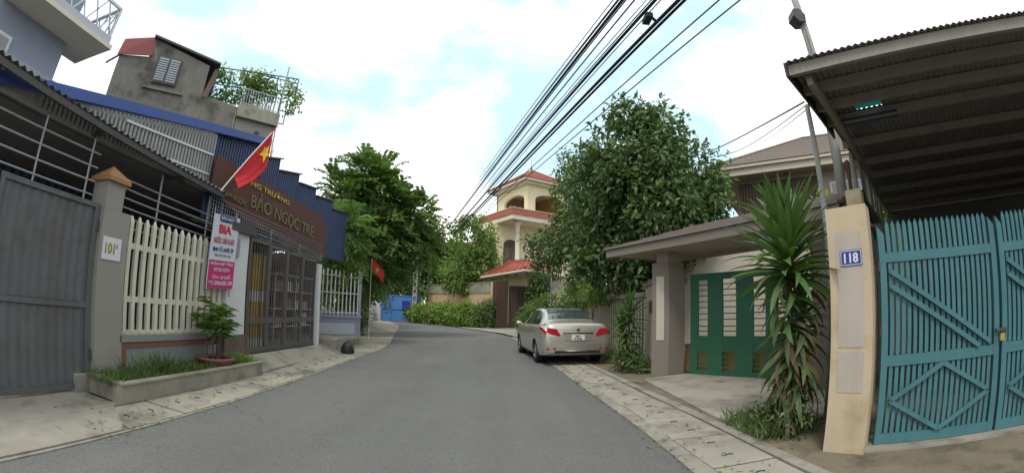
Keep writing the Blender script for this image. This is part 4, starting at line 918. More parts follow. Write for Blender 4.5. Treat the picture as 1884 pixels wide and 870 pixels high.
for i in range(22): b = MB(); b.ob((3.52 - .9 * i / 22, 24.6 + 4.4 * i / 22, 2.42), (.03, 0, 0), (0, .03, 0), (0, 0, .85)); b.build('bar', M_pole, t)
b = MB(); b.bar((3.53, 24.6, 3.1), (2.65, 29.0, 3.1), .03, .04); b.build('rail', M_pole, t)
post('flag_post', 'thin pale pole standing between the shrubs beyond the car', 2.05, 21.9, 0, 4.0, .035, .03, M_pole, 'pole', 8)

# --- villa gate with tiled canopy, garden wall
t = thing('villa_gateway', 'gateway with red tiled canopy and dark brick pillar in front of the villa', 'gateway', (0, 31, 0))
pa, pb, pc = V2(-1.0, 30.5), V2(-.83, 30.3), V2(-.17, 30.55)
b = MB(); b.ob(V2(-1.0, 30.35), (.82, .5, 0), (-.35, .6, 0), (0, 0, 3.38)); bp = b.build('brick_pillar', M_brick, t)
b = MB()
for k in range(26): b.ob(V2(-1.012, 30.33, .06 + k * .128), (.846, .516, 0), (-.374, .64, 0), (0, 0, .014))
b.build('mortar_courses', M_iron, bp, kind='stuff')
b = MB(); b.ob(V2(-1.45, 31.0), (.45, -.45, 0), (.25, .25, 0), (0, 0, 3.3)); b.build('side_pier', M_peach, t)
K = V2(.88, 29.1, 4.0); Lt = V2(-2.36, 33.2, 3.72); Rt = V2(3.4, 31.3, 3.95); Bk = V2(.4, 35.2, 3.8)
b = MB(); b.prism([K, Lt, Bk, Rt], (0, 0, .12)); b.v = [(x, y, z - .0) for x, y, z in b.v]; b.build('soffit', M_vwhite, t)
rg0, rg1 = V2(-.1, 32.6, 4.95), V2(1.2, 31.6, 5.0); u12 = V2(0, 0, .125)
for f_ in ([K + u12, Lt + u12, rg0, rg1], [K + u12, rg1, Rt + u12], [Lt + u12, Bk + u12, rg0], [Rt + u12, rg1, rg0, Bk + u12]):
    b = MB(); b.prism(f_, (0, 0, .06)); rs = b.build('roof_slope', M_tile, t)
for k in range(7):                              # raised tile rolls on the street slope
    a_ = (k + .5) / 7; b = MB(); b.tube([(K + u12).lerp(Lt + u12, a_) + V2(0, 0, .08), rg1.lerp(rg0, a_) + V2(0, 0, .08)], .055, 6); b.build('tile_roll', M_tile, t)
b = MB(); b.tube([K + u12 + V2(0, 0, .08), rg1 + V2(0, 0, .08)], .08, 6); b.build('hip_tile', M_tile2, t)
for a_ in (.15, .4, .62):
    c_ = K.lerp(Rt, .3).lerp(K.lerp(Lt, .75), a_) + V2(0, .4, -.05); b = MB(); b.lathe(c_ - V2(0, 0, .05), [(.12, 0), (.14, .08)], 10); b.build('downlight', M_dsteel, t)
b = MB(); va, vb = V2(-.1, 31.2), V2(2.1, 32.3); vd = (vb - va)
for i in range(17): b = MB(); b.ob(va.lerp(vb, i / 17) + V2(0, 0, .1), vd * .03, Vector((-vd.y, vd.x, 0)) * .03, (0, 0, 3.0)); b.build('gate_board', M_iron, t)
b = MB(); b.ob(va + V2(0, .1, .05), vd, Vector((-vd.y, vd.x, 0)) * .02, (0, 0, 3.0)); b.build('gate_back', M_wood, t)
b = MB(); b.ob(V2(1.95, 31.6), (.7, .4, 0), (-.2, .4, 0), (0, 0, 3.5)); b.build('right_pier', M_brick, t)
t = thing('garden_wall', 'peach garden wall with a mossy top band above the flowering hedge', 'wall', (-4, 35, 0))
wA, wB = V2(-1.3, 31.85), V2(-8.0, 40.4); wv_ = wB - wA; wn_ = Vector((wv_.y, -wv_.x, 0)).normalized(); wn_ = -wn_ if wn_.dot(wA) < 0 else wn_
b = MB(); b.ob(wA, wv_, wn_ * .25, (0, 0, 2.55)); b.build('wall', M_peach, t)
b = MB(); b.ob(wA - wn_ * .06 + V2(0, 0, 2.552), wv_, wn_ * .4, (0, 0, .75)); b.build('top_band', M_mossw, t)
b = MB(); b.ob(wA - wn_ * .1 + V2(0, 0, 3.304), wv_, wn_ * .48, (0, 0, .08)); b.build('coping', M_kerb, t)

# --- villa
VC = V2(0, 35.05); vl = Vector((-math.sin(math.radians(33)), math.cos(math.radians(33)), 0)); vr = Vector((math.sin(math.radians(57)), math.cos(math.radians(57)), 0))
def VP(a, b_, z): return VC + vr * a + vl * b_ + V2(0, 0, z)
t = thing('villa', 'cream villa with arched roof pavilion, red pyramid roof and round balcony column', 'villa', VC)
b = MB(); b.ob(VP(2.6, 2.5, 0), vr * 7, vl * 3.8, (0, 0, 9.0)); b.build('wall', M_vcream, t)
b = MB(); b.ob(VP(-.2, 2.52, 0), vr * 2.79, vl * 3.75, (0, 0, 8.9)); b.build('wall', M_vcream, t)
b = MB(); b.ob(VP(0, 0, 8.85), vr * 9, vl * 5.6, (0, 0, .4)); b.build('ledge', M_vwhite, t)
b = MB(); b.ob(VP(-.08, -.08, 9.252), vr * 9.1, vl * .28, (0, 0, .5)); b.build('ledge_tiles', M_tile2, t)
b = MB(); b.ob(VP(-.08, .205, 9.252), vr * .28, vl * 5.5, (0, 0, .5)); b.build('ledge_tiles', M_tile2, t)
b = MB(); b.ob(VP(-.12, -.12, 9.755), vr * 9.1, vl * .2, (0, 0, .05)); b.ob(VP(-.12, .085, 9.755), vr * .2, vl * 5.6, (0, 0, .05)); b.build('ledge_cap', M_vwhite, t)
b = MB(); b.lathe(VP(1.0, .7, 4.7), [(.24, 0), (.24, .1), (.2, .15), (.185, 2.2), (.17, 3.55), (.21, 3.62), (.21, 3.68), (.17, 3.72), (.32, 3.95), (.36, 4.0), (.36, 4.14)], 20); b.build('round_column', M_vwhite, t, True)
b = MB(); b.ob(VP(-.4, -.3, 4.3), vr * 8, vl * 3, (0, 0, .35)); b.build('balcony_floor', M_vwhite, t)
def arch(name, m, o, u, n, w_, h0, zs, x0, x1, crown_, th=.25):
    """wall strip with an arched opening x0..x1; zs = (bottom, spring, top)"""
    b = MB(); zb, zsp, zt2 = zs; P = []; K_ = 14
    P.append((0, zb)); P.append((0, zt2)); P.append((w_, zt2)); P.append((w_, zb)); P.append((x1, zb))
    for i in range(K_ + 1):
        a = PI * i / K_; P.append(((x0 + x1) / 2 + (x1 - x0) / 2 * math.cos(a) * 1.0, zsp + crown_ * math.sin(a)))
    P.append((x0, zb)); 
    top = [(x, z) for x, z in P[5:-1]]
    b.prism([o + u * x + V2(0, 0, z) for x, z in ((0, zb), (x0, zb), (x0, zt2), (0, zt2))], n * th)
    b.prism([o + u * x + V2(0, 0, z) for x, z in ((x1, zb), (w_, zb), (w_, zt2), (x1, zt2))], n * th)
    for (xa, za), (xb, zb2) in zip(top, top[1:]): b.prism([o + u * xa + V2(0, 0, za), o + u * xb + V2(0, 0, zb2), o + u * xb + V2(0, 0, zt2), o + u * xa + V2(0, 0, zt2)], n * th)
    return b.build(name, m, t)
U_ = VP(2.2, 1.0, 0)
arch('arched_wall', M_vcream, U_ + vr * .26, vr, vl, 4.6, 0, (9.28, 11.15, 12.45), .6, 4.1, .6)
arch('arched_wall', M_vcream, U_, vl, vr, 5.3, 0, (9.28, 11.15, 12.45), .5, 3.9, .6)
b = MB(); b.ob(U_ + vl * 5.0 + V2(0, 0, 9.28), vr * 4.8, vl * .25, (0, 0, 3.1)); b.build('inner_wall', M_vtan, t)
b = MB(); b.ob(U_ + vr * 4.62 + vl * .3 + V2(0, 0, 9.28), vr * .22, vl * 4.7, (0, 0, 3.1)); b.build('inner_wall', M_vtan, t)
for k in range(3):
    c_ = U_ + vr * (1.35 + k * .62) + vl * 4.97 + V2(0, 0, 11.55); b = MB(); b.prism([c_ + vr * math.cos(a) * .17 + V2(0, 0, math.sin(a) * .17) for a in np.linspace(0, 2 * PI, 13)[:-1]], -vl * .03); b.build('round_opening', M_signw, t)
b = MB(); b.ob(U_ - vr * .35 - vl * .35 + V2(0, 0, 12.452), vr * 5.5, vl * 6.0, (0, 0, .22)); b.build('cornice', M_vwhite, t)
b = MB(); b.ob(U_ - vr * .7 - vl * .7 + V2(0, 0, 12.675), vr * 6.2, vl * 6.7, (0, 0, .16)); b.build('eave', M_vwhite, t)
r0 = U_ - vr * .75 - vl * .75 + V2(0, 0, 12.84); rA, rB, rC, rD = r0, r0 + vr * 6.3, r0 + vr * 6.3 + vl * 6.8, r0 + vl * 6.8; apx = U_ + vr * 2.2 + vl * 2.5 + V2(0, 0, 14.75)
for a_, b_ in ((rA, rB), (rB, rC), (rC, rD), (rD, rA)):
    for k in range(9):
        f0, f1 = k / 9, (k + 1) / 9; q = MB(); q.prism([a_.lerp(apx, f0) + V2(0, 0, .03), b_.lerp(apx, f0) + V2(0, 0, .03), b_.lerp(apx, min(f1, .995)), a_.lerp(apx, min(f1, .995))], (0, 0, .03)); q.build('tile_course', M_tile, t)
for a_ in (rA, rB, rC, rD): b = MB(); b.tube([a_ + V2(0, 0, .06), apx + V2(0, 0, .06)], .07, 6); b.build('hip_tile', M_tile2, t)
b = MB(); b.lathe(apx, [(.1, 0), (.12, .15), (.05, .25), (.08, .35), (.015, .5), (.01, 1.3)], 8); b.build('finial', M_dsteel, t)
# arched door under the ledge
o_ = VP(.75, 2.47, 4.66); b = MB(); Pd = [(0, 0), (0, 2.3)] + [(.75 - .75 * math.cos(a), 2.3 + .55 * math.sin(a)) for a in np.linspace(0, PI, 12)[1:-1]] + [(1.5, 2.3), (1.5, 0)]
b.prism([o_ + vr * x + V2(0, 0, z) for x, z in Pd], vl * .04); dr_ = b.build('arched_door', M_wood, t)
for x in (.1, .8):
    b = MB(); b.prism([o_ + vr * (x + a_) - vl * .02 + V2(0, 0, z) for a_, z in ((0, .2), (.6, .2), (.6, 2.1), (0, 2.1))], vl * .02); b.build('louvre_panel', M_iron, dr_)
for z in (4.9, 5.15, 5.4): b = MB(); b.bar(VP(-.35, -.2, z), VP(-.35, 2.6, z), .03, .03); b.bar(VP(-.35, -.2, z), VP(6, -.2, z), .03, .03); b.build('balcony_rail', M_dsteel, t)
# far tiny red roof among trees
t = thing('far_house', 'distant house with a small red roof among the trees', 'house', (-5.5, 52, 0))
b = MB(); b.box(-8.5, 50, 0, -3, 56, 7.6); b.build('wall', M_vwhite, t)
b = MB(); b.prism([(-9, 49.5, 7.6), (-2.5, 49.5, 7.6), (-3.5, 53, 9.3), (-8, 53, 9.3)], (0, 0, .15)); b.prism([(-9, 56.5, 7.6), (-2.5, 56.5, 7.6), (-3.5, 53.05, 9.3), (-8, 53.05, 9.3)], (0, 0, .15)); b.build('roof', M_tile, t)

# --- brown tiled house on the right
hu = Vector((.785, -.62, 0)).normalized(); hn = Vector((.62, .785, 0)).normalized(); H0 = V2(7.5, 14.5)
def HP(s, n, z): return H0 + hu * s + hn * n + V2(0, 0, z)
t = thing('tiled_house', 'two storey beige house with a hipped grey-brown tile roof behind the gatehouse', 'house', H0)
b = MB(); b.ob(HP(.9, .9, 0), hu * 9.5, hn * 7.5, (0, 0, 6.3)); b.build('wall', M_beige, t)
b = MB(); b.ob(HP(0, 0, 6.25), hu * 11.3, hn * 9.2, (0, 0, .08)); b.build('soffit', M_beige, t)
b = MB(); b.ob(HP(-.03, -.03, 6.23), hu * 11.36, hn * .03, (0, 0, .26)); b.build('fascia', M_soffit, t)
b = MB(); b.ob(HP(-.03, 0, 6.23), hu * .03, hn * 9.2, (0, 0, .26)); b.build('fascia', M_soffit, t)
b = MB(); b.ob(HP(-.12, -.12, 6.495), hu * 11.5, hn * .12, (0, 0, .1)); b.build('gutter', M_soffit, t)
rl, rr_ = HP(3.9, 4.6, 8.95), HP(6.6, 4.6, 8.95); NC = 20
cA, cB, cC, cD = HP(-.1, -.1, 6.6), HP(11.4, -.1, 6.6), HP(11.4, 9.3, 6.6), HP(-.1, 9.3, 6.6)
for k in range(NC):
    f0, f1 = k / NC, (k + 1.05) / NC
    q = MB(); q.prism([cA.lerp(rl, f0) + V2(0, 0, .035), cB.lerp(rr_, f0) + V2(0, 0, .035), cB.lerp(rr_, min(1, f1)), cA.lerp(rl, min(1, f1))], (0, 0, .035)); q.build('tile_course', M_gtile, t)
    q = MB(); q.prism([cD.lerp(rl, f0) + V2(0, 0, .035), cA.lerp(rl, f0) + V2(0, 0, .035), cA.lerp(rl, min(.99, f1)), cD.lerp(rl, min(.99, f1))], (0, 0, .035)); q.build('tile_course', M_gtile, t)
for tri in ([cB, cC, rr_], [cC, cD, rl, rr_]): q = MB(); q.prism(tri, (0, 0, .05)); q.build('rear_slope', M_gtile, t)
for a_, b_ in ((cA, rl), (rl, rr_), (rr_, cB)): b = MB(); b.tube([a_ + V2(0, 0, .08), b_ + V2(0, 0, .08)], .06, 6); b.build('ridge_tile', M_gtile, t)
b = MB(); b.ob(HP(.95, .82, 4.2), hu * 3.3, hn * .06, (0, 0, 1.9)); lv = b.build('louvred_screen', M_wood, t)
for i in range(26): b = MB(); b.ob(HP(1.0 + i * .125, .78, 4.25), hu * .05, hn * .035, (0, 0, 1.8)); b.build('upright_slat', M_iron, lv)
b = MB(); b.ob(HP(4.6, .84, 4.4), hu * 1.3, hn * .05, (0, 0, 1.4)); wn0 = b.build('window', M_wpaint, t); b = MB(); b.ob(HP(4.68, .835, 4.48), hu * 1.14, hn * .004, (0, 0, 1.24)); b.build('pane', M_glassb, wn0)
for s in (.8, 2.9, 5): b = MB(); b.lathe(HP(s, .45, 6.2), [(.06, 0), (.07, .05)], 8); b.build('soffit_lamp', M_dsteel, t)

# ================================================================ CAR
CAR = V2(0, 0)
def car():
    az = math.radians(-8.5); fwd = Vector((math.sin(az), math.cos(az), 0)); rt = Vector((math.cos(az), -math.sin(az), 0))
    RW = .92; wy = .96
    org = V2(.66, 11.62) + rt * RW - fwd * wy            # centre of rear bumper on the ground
    t = thing('parked_car', 'champagne silver sedan parked half on the right pavement', 'car', org)
    def Wp(p): return org + rt * p[0] + fwd * p[1] + V2(0, 0, p[2])
    ST = [  # y, zb, hs, hm, zm, hb, zbelt, hl, hr, zr
     (0.00, .36, .66, .72, .56, .70, .78, .60, .52, .90), (0.03, .32, .76, .82, .57, .79, .86, .72, .66, 1.00), (0.10, .28, .84, .885, .58, .855, .93, .80, .72, 1.085),
     (0.22, .26, .87, .91, .60, .885, .97, .82, .72, 1.105), (0.45, .24, .88, .92, .62, .90, .985, .80, .70, 1.115), (0.70, .22, .88, .925, .62, .90, .985, .79, .66, 1.15),
     (1.05, .2, .88, .925, .62, .90, .98, .80, .60, 1.32), (1.38, .2, .88, .925, .62, .90, .975, .80, .58, 1.42), (1.8, .2, .88, .925, .6, .90, .965, .81, .59, 1.455), (2.3, .2, .88, .925, .6, .90, .955, .81, .59, 1.45),
     (2.75, .2, .88, .92, .6, .90, .945, .80, .58, 1.40), (3.15, .2, .88, .92, .6, .895, .935, .79, .62, 1.22), (3.5, .2, .88, .92, .6, .89, .92, .78, .68, 1.03), (3.9, .22, .86, .90, .58, .86, .88, .74, .62, .96),
     (4.25, .25, .78, .82, .55, .77, .78, .62, .5, .84), (4.42, .3, .6, .64, .5, .58, .66, .45, .35, .70)]
    A = np.array(ST)
    def sec(r):
        y, zb, hs, hm, zm, hb, zbt, hl, hr, zr = r
        return np.array([(0, y, zb), (hs * .86, y, zb), (hs, y, zb + .07), (hm, y, zm), (hm * .995, y, (zm + zbt) / 2 + .03), (hb, y, zbt), (hl, y, zbt + .03 if zr - zbt > .12 else zbt + (zr - zbt) * .45), (hr, y, zr - .035 if zr - zbt > .12 else zr - .02), (hr * .72, y, zr), (0, y, zr + .015)])
    def cr(P, u):
        i = int(min(max(math.floor(u), 0), len(P) - 2)); f = u - i
        p0, p1_, p2_, p3 = P[max(i - 1, 0)], P[i], P[i + 1], P[min(i + 2, len(P) - 1)]
        return .5 * (2 * p1_ + (p2_ - p0) * f + (2 * p0 - 5 * p1_ + 4 * p2_ - p3) * f * f + (3 * p1_ - p0 - 3 * p2_ + p3) * f ** 3)
    def surf(u, s): r = cr(A, u); Sx = sec(r); return cr(Sx, s)
    def uy(y): return float(np.interp(y, A[:, 0], np.arange(len(A))))
    us = np.concatenate([np.linspace(0, 3, 13)[:-1], np.linspace(3, 15, 49)]); ss = np.linspace(0, 9, 37)
    b = MB(); ring = []
    for u in us:
        half = [surf(u, s) for s in ss]; half[0][0] = 0; half[-1][0] = 0
        full = [Vector((x, y, z)) for x, y, z in half] + [Vector((-x, y, z)) for x, y, z in half[-2:0:-1]]; ring.append(full)
    n = len(ring[0]); b.v = [tuple(p) for r in ring for p in r]
    for i in range(len(ring) - 1):
        for k in range(n): k2 = (k + 1) % n; b.f.append((i * n + k, (i + 1) * n + k, (i + 1) * n + k2, i * n + k2))
    b.f.append(tuple(range(n))); b.f.append(tuple((len(ring) - 1) * n + k for k in range(n - 1, -1, -1)))
    me = bpy.data.meshes.new('body'); me.from_pydata(b.v, [], b.f); me.materials.append(M_paint); me.materials.append(M_black)
    body = bpy.data.objects.new('body', me); COL.objects.link(body)
    cut = MB()
    for y in (wy, wy + 2.5):
        for sx in (-1, 1):
            cut.add([(sx * (.66 if e == 0 else 1.1), y + .345 * math.cos(a), .315 + .345 * math.sin(a)) for e in (0, 1) for a in np.linspace(0, 2 * PI, 29)[:-1]],
                    [tuple(range(27, -1, -1)) if sx > 0 else tuple(range(28)), tuple(range(28, 56)) if sx > 0 else tuple(range(55, 27, -1))] + [((k, (k + 1) % 28, 28 + (k + 1) % 28, 28 + k) if sx > 0 else (28 + k, 28 + (k + 1) % 28, (k + 1) % 28, k)) for k in range(28)])
    cme = bpy.data.meshes.new('cut'); cme.from_pydata(cut.v, [], cut.f); cme.materials.append(M_paint); cme.materials.append(M_black); cme.polygons.foreach_set('material_index', [1] * len(cme.polygons)); co_ = bpy.data.objects.new('cut', cme); COL.objects.link(co_)
    md = body.modifiers.new('b', 'BOOLEAN'); md.object = co_; md.operation = 'DIFFERENCE'; md.solver = 'EXACT'
    bpy.context.view_layer.update(); dg = bpy.context.evaluated_depsgraph_get(); m2 = bpy.data.meshes.new_from_object(body.evaluated_get(dg))
    body.modifiers.clear(); body.data = m2; m2.name = 'body'; bpy.data.objects.remove(co_); bpy.data.meshes.remove(cme)
    R3 = Matrix((rt, fwd, (0, 0, 1))).transposed().to_4x4(); m2.transform(R3)
    m2.polygons.foreach_set('use_smooth', [True] * len(m2.polygons)); body.parent = t
    try: m2.set_sharp_from_angle(angle=math.radians(40))
    except Exception: pass
    def patch(name, m, us_, s0, s1, sx, off=.006, nx=10, ny=6, par=None, fn=None):
        mb = MB(); G = []
        for i in range(nx + 1):
            row = []
            for j in range(ny + 1):
                a, c_ = i / nx, j / ny
                if fn: u, s = fn(a, c_)
                else: u = us_[0] + (us_[1] - us_[0]) * a; s = s0 + (s1 - s0) * c_
                p = surf(u, s); du_ = surf(min(u + .02, 15), s) - surf(max(u - .02, 0), s); ds_ = surf(u, min(s + .02, 9)) - surf(u, max(s - .02, 0))
                nn_ = np.cross(ds_, du_); nn_ = nn_ / (np.linalg.norm(nn_) + 1e-9)
                if nn_[0] * 1 < 0 and s < 7.5: nn_ = -nn_
                if s >= 7.5 and nn_[2] < 0: nn_ = -nn_
                p = p + nn_ * off; row.append(Wp((p[0] * sx, p[1], p[2])))
            G.append(row)
        mb.add([p for r in G for p in r], [(i * (ny + 1) + j, (i + 1) * (ny + 1) + j, (i + 1) * (ny + 1) + j + 1, i * (ny + 1) + j + 1) for i in range(nx) for j in range(ny)])
        return mb.build(name, m, par or t, True)
    # glazing
    rg = MB(); G = []
    for i in range(9):
        y = .78 + .57 * i / 8; u = uy(y); e = surf(u, 7.35); e2 = surf(u, 9)
        row = []
        for j in range(13):
            x = -1 + 2 * j / 12; s = 9 - abs(x) * 1.6; p = surf(u, s); row.append(Wp((p[0] * (1 if x > 0 else -1), p[1] - .004, p[2] + .008)))
        G.append(row)
    rg.add([p for r in G for p in r], [(i * 13 + j, (i + 1) * 13 + j, (i + 1) * 13 + j + 1, i * 13 + j + 1) for i in range(8) for j in range(12)]); rg.build('rear_window', M_glassb, t, True)
    for sx in (-1, 1):
        patch('side_window', M_glass, None, 0, 0, sx, .006, 8, 4, fn=lambda a, c_: (uy(1.02 + .78 * a + (.20 * c_ * (1 - a))), 6.06 + .86 * c_))
        patch('side_window', M_glass, None, 0, 0, sx, .006, 8, 4, fn=lambda a, c_: (uy(1.86 + 1.12 * a - (.36 * c_ * a)), 6.06 + .86 * c_))
        patch('door_line', M_trim, (uy(1.83), uy(1.838)), 2.6, 5.9, sx, .002, 1, 10); patch('door_line', M_trim, (uy(1.05), uy(1.058)), 4.0, 5.9, sx, .002, 1, 8)
        patch('door_handle', M_chrome, (uy(1.25), uy(1.42)), 4.45, 4.58, sx, .02, 4, 2); patch('door_handle', M_chrome, (uy(2.2), uy(2.37)), 4.45, 4.58, sx, .02, 4, 2)
        patch('sill_trim', M_trim, (uy(1.4), uy(3.0)), 1.4, 1.9, sx, .004, 10, 2)
        # tail lamp wraps from the boot lid round the corner
        patch('tail_lamp', M_lampr, None, 0, 0, sx, .012, 10, 6, fn=lambda a, c_: (1.2 + 2.9 * a, 4.35 + .35 * a + (.75 - .45 * a) * c_))
        q = MB(); q.prism([Wp(p_) for p_ in ((sx * .815, -.004, .88), (sx * .79, .0, .975), (sx * .56, -.012, .95), (sx * .46, -.014, .80), (sx * .50, -.014, .765), (sx * .70, -.012, .82))], fwd * .12); q.build('boot_lamp', M_lampr, t)
        q = MB(); q.prism([Wp((sx * .80, .02, .43)), Wp((sx * .56, -.01, .43)), Wp((sx * .58, -.01, .475)), Wp((sx * .79, .02, .49))], fwd * .03); q.build('reflector', M_lampr, t)
        m_ = MB(); c_ = Vector((sx * 1.0, 2.98, 1.0)); m_.add([tuple(Wp((c_.x + .11 * math.cos(a) * math.cos(e), c_.y + .05 * math.sin(e) * 1.0, c_.z + .075 * math.sin(a) * math.cos(e)))) for e in (-1.2, -.5, .5, 1.2) for a in np.linspace(0, 2 * PI, 11)[:-1]],
              [(r * 10 + k, r * 10 + (k + 1) % 10, (r + 1) * 10 + (k + 1) % 10, (r + 1) * 10 + k) for r in range(3) for k in range(10)] + [tuple(range(9, -1, -1)), tuple(range(30, 40))]); m_.build('door_mirror', M_paint, t, True)
        for y in (wy, wy + 2.5):
            wc = Vector((sx * .80, y, .315)); tp = MB()
            prof_ = [(.20, -.10), (.275, -.105), (.308, -.085), (.315, -.04), (.315, .04), (.308, .085), (.275, .105), (.20, .10)]
            tp.add([tuple(Wp((wc.x + o, wc.y + r * math.cos(a), wc.z + r * math.sin(a)))) for r, o in prof_ for a in np.linspace(0, 2 * PI, 29)[:-1]],
                   [(i * 28 + k, i * 28 + (k + 1) % 28, (i + 1) * 28 + (k + 1) % 28, (i + 1) * 28 + k) for i in range(7) for k in range(28)])
            wh = thing_wheel = tp.build('tyre', M_black, t, True)
            rm = MB(); rm.add([tuple(Wp((wc.x + sx * .06, wc.y + .21 * math.cos(a), wc.z + .21 * math.sin(a)))) for a in np.linspace(0, 2 * PI, 25)[:-1]] + [tuple(Wp((wc.x + sx * .098, wc.y + .205 * math.cos(a), wc.z + .205 * math.sin(a)))) for a in np.linspace(0, 2 * PI, 25)[:-1]], [(k, (k + 1) % 24, 24 + (k + 1) % 24, 24 + k) for k in range(24)])
            for k in range(8):
                a = k * PI / 4; d_ = Vector((0, math.cos(a), math.sin(a))); s_ = Vector((0, -math.sin(a), math.cos(a)))
                P4 = [wc + Vector((sx * .09, 0, 0)) + d_ * r + s_ * w2 for r, w2 in ((.04, -.022), (.20, -.036), (.20, .036), (.04, .022))]; rm.prism([Wp(p_) for p_ in P4], rt * (-sx * .03))
            rm.prism([Wp(wc + Vector((sx * .1, .05 * math.cos(a), .05 * math.sin(a)))) for a in np.linspace(0, 2 * PI, 13)[:-1]], rt * (-sx * .05)); rm.build('rim', M_alloy, wh)
            dk = MB(); dk.prism([Wp(wc + Vector((sx * .05, .205 * math.cos(a), .205 * math.sin(a)))) for a in np.linspace(0, 2 * PI, 21)[:-1]], rt * (-sx * .03)); dk.build('brake_disc', M_trim, wh)
    # rear furniture
    q = MB(); q.prism([Wp((x, y, z)) for x, y, z in ((-.42, -.006, .80), (.42, -.006, .80), (.40, .0, .875), (-.40, .0, .875))], fwd * .03)
    q = MB(); q.ob(Wp((-.36, -.012, .66)), rt * .72, fwd * .05, (0, 0, .15)); q.build('plate_recess', M_paint, t)
    q = MB(); q.ob(Wp((-.17, -.022, .665)), rt * .34, fwd * .012, (0, 0, .14)); pl_ = q.build('number_plate', M_numw, t)
    text_obj('30A', Wp((-.08, -.023, .742)), rt, (0, 0, 1), .15, .05, M_trim, pl_, bold=.03, depth=.002); text_obj('156', Wp((-.1, -.023, .675)), rt, (0, 0, 1), .2, .055, M_trim, pl_, bold=.03, depth=.002)
    q = MB(); q.ob(Wp((-.40, -.018, .835)), rt * .80, fwd * .03, (0, 0, .03)); q.build('chrome_strip', M_chrome, t)
    q = MB(); q.prism([Wp((.055 * math.cos(a), -.006, .925 + .036 * math.sin(a))) for a in np.linspace(0, 2 * PI, 17)[:-1]], fwd * .02); q.build('emblem', M_chrome, t)
    q = MB(); q.ob(Wp((-.64, .01, .625)), rt * 1.28, fwd * .02, (0, 0, .008)); q.build('boot_gap', M_trim, t)
    q = MB(); q.ob(Wp((-.6, -.006, .33)), rt * 1.2, fwd * .1, (0, 0, .07)); q.build('lower_valance', M_trim, t)
    q = MB(); q.tube([Wp((-.62, .03, .4)), Wp((0, -.012, .395)), Wp((.62, .03, .4))], .014, 6); q.build('bumper_strip', M_chrome, t)
    q = MB(); q.tube([Wp((0, 1.5, 1.45)), Wp((0, 1.38, 1.56))], .008, 5); q.build('aerial', M_trim, t)
    q = MB(); q.ob(Wp((-.75, .5, .19)), rt * 1.5, fwd * 3.4, (0, 0, .05)); q.build('underbody', M_black, t)
    return t
car()

# ================================================================ PLANTS WITH LARGE LEAVES
def strap_mesh(name, droop, w_, m, curl=0):
    b = MB(); n = 9; P = []; ang = 0; p = Vector((0, 0, 0)); 
    for i in range(n + 1):
        f_ = i / n; ww = w_ * (math.sin(PI * min(1, f_ * .82 + .18)) ** .7) * (1 if f_ < .98 else .1)
        P += [p + Vector((0, -ww / 2, ww * .16)), p.copy(), p + Vector((0, ww / 2, ww * .16))]
        ang = -droop * f_ ** 1.3; p = p + Vector((math.cos(ang), 0, math.sin(ang))) / n
    for i in range(n): j = i * 3; b.f += [(j, j + 3, j + 4, j + 1), (j + 1, j + 4, j + 5, j + 2)]
    b.v = [tuple(q) for q in P]; me = bpy.data.meshes.new(name); me.from_pydata(b.v, [], b.f); me.materials.append(m)
    me.polygons.foreach_set('use_smooth', [True] * len(me.polygons)); return me
LM = {(d, k): strap_mesh('leaf', d, .125, m) for d in (.25, .6, 1.0, 1.5, 2.0) for k, m in (('g', M_strap), ('o', M_strap2), ('d', M_dry))}
def leafpart(t, base, az, el, ln, d, k, roll=0, wf=1):
    M = Matrix.Translation(base) @ Matrix.Rotation(az, 4, 'Z') @ Matrix.Rotation(-el, 4, 'Y') @ Matrix.Rotation(roll, 4, 'X') @ Matrix.Diagonal((ln, ln * wf, ln, 1))
    part('leaf', LM[(d, k)], None, t, M)
def dracaena(name, label, base, htop, heads, ntop, nlow, ll, seed, z_low):
    r = random.Random(seed); t = thing(name, label, 'plant', base); B = V3(base)
    for (hx, hy, hz, sc_) in heads:
        top = B + Vector((hx, hy, hz)); b = MB(); b.tube([B + Vector((hx * .2, hy * .2, 0)), B.lerp(top, .5) + Vector((.02, .02, 0)), top], [.045, .035, .025], 8); b.build('stem', M_bark, t)
        for i in range(int(ntop * sc_)):
            f_ = i / (ntop * sc_); az = i * 2.399 + r.uniform(-.3, .3); el = 1.45 - 1.55 * f_ + r.uniform(-.12, .12)
            leafpart(t, top + Vector((0, 0, -.28 * f_ ** 1.2 * ll / .6)), az, el, ll * sc_ * r.uniform(.8, 1.1), r.choice((.25, .6)) if f_ < .6 else r.choice((.6, 1.0)), 'g', r.uniform(-.4, .4), .9)
        for i in range(int(nlow * sc_)):
            f_ = (i + .5) / (nlow * sc_); az = i * 2.399 + 1 + r.uniform(-.4, .4); z = hz - .32 - f_ * (hz - .32 - z_low)
            c_ = B.lerp(top, z / hz); el = .35 - 1.1 * f_ + r.uniform(-.2, .2)
            leafpart(t, c_, az, el, ll * r.uniform(.42, .8) * (1 - .2 * f_), r.choice((1.0, 1.5, 1.5, 2.0)), 'g' if r.random() < .75 - .75 * f_ else ('o' if r.random() < .6 else 'd'), r.uniform(-.7, .7), r.uniform(.75, 1.15))
    return t
dracaena('dracaena', 'tall dracaena with a big spiky crown and drooping leaves beside the 118 pillar', (2.98, 3.98, .0), 2.0, [(.02, .02, 2.08, 1.0), (.2, .0, 1.5, .5)], 130, 120, .86, 3, .3)
dracaena('dracaena', 'smaller dracaena with drooping strap leaves against the beige wall', (2.72, 9.62, .0), 1.6, [(0, 0, 1.42, .9), (-.15, .15, 1.1, .7)], 66, 90, .66, 9, .15)
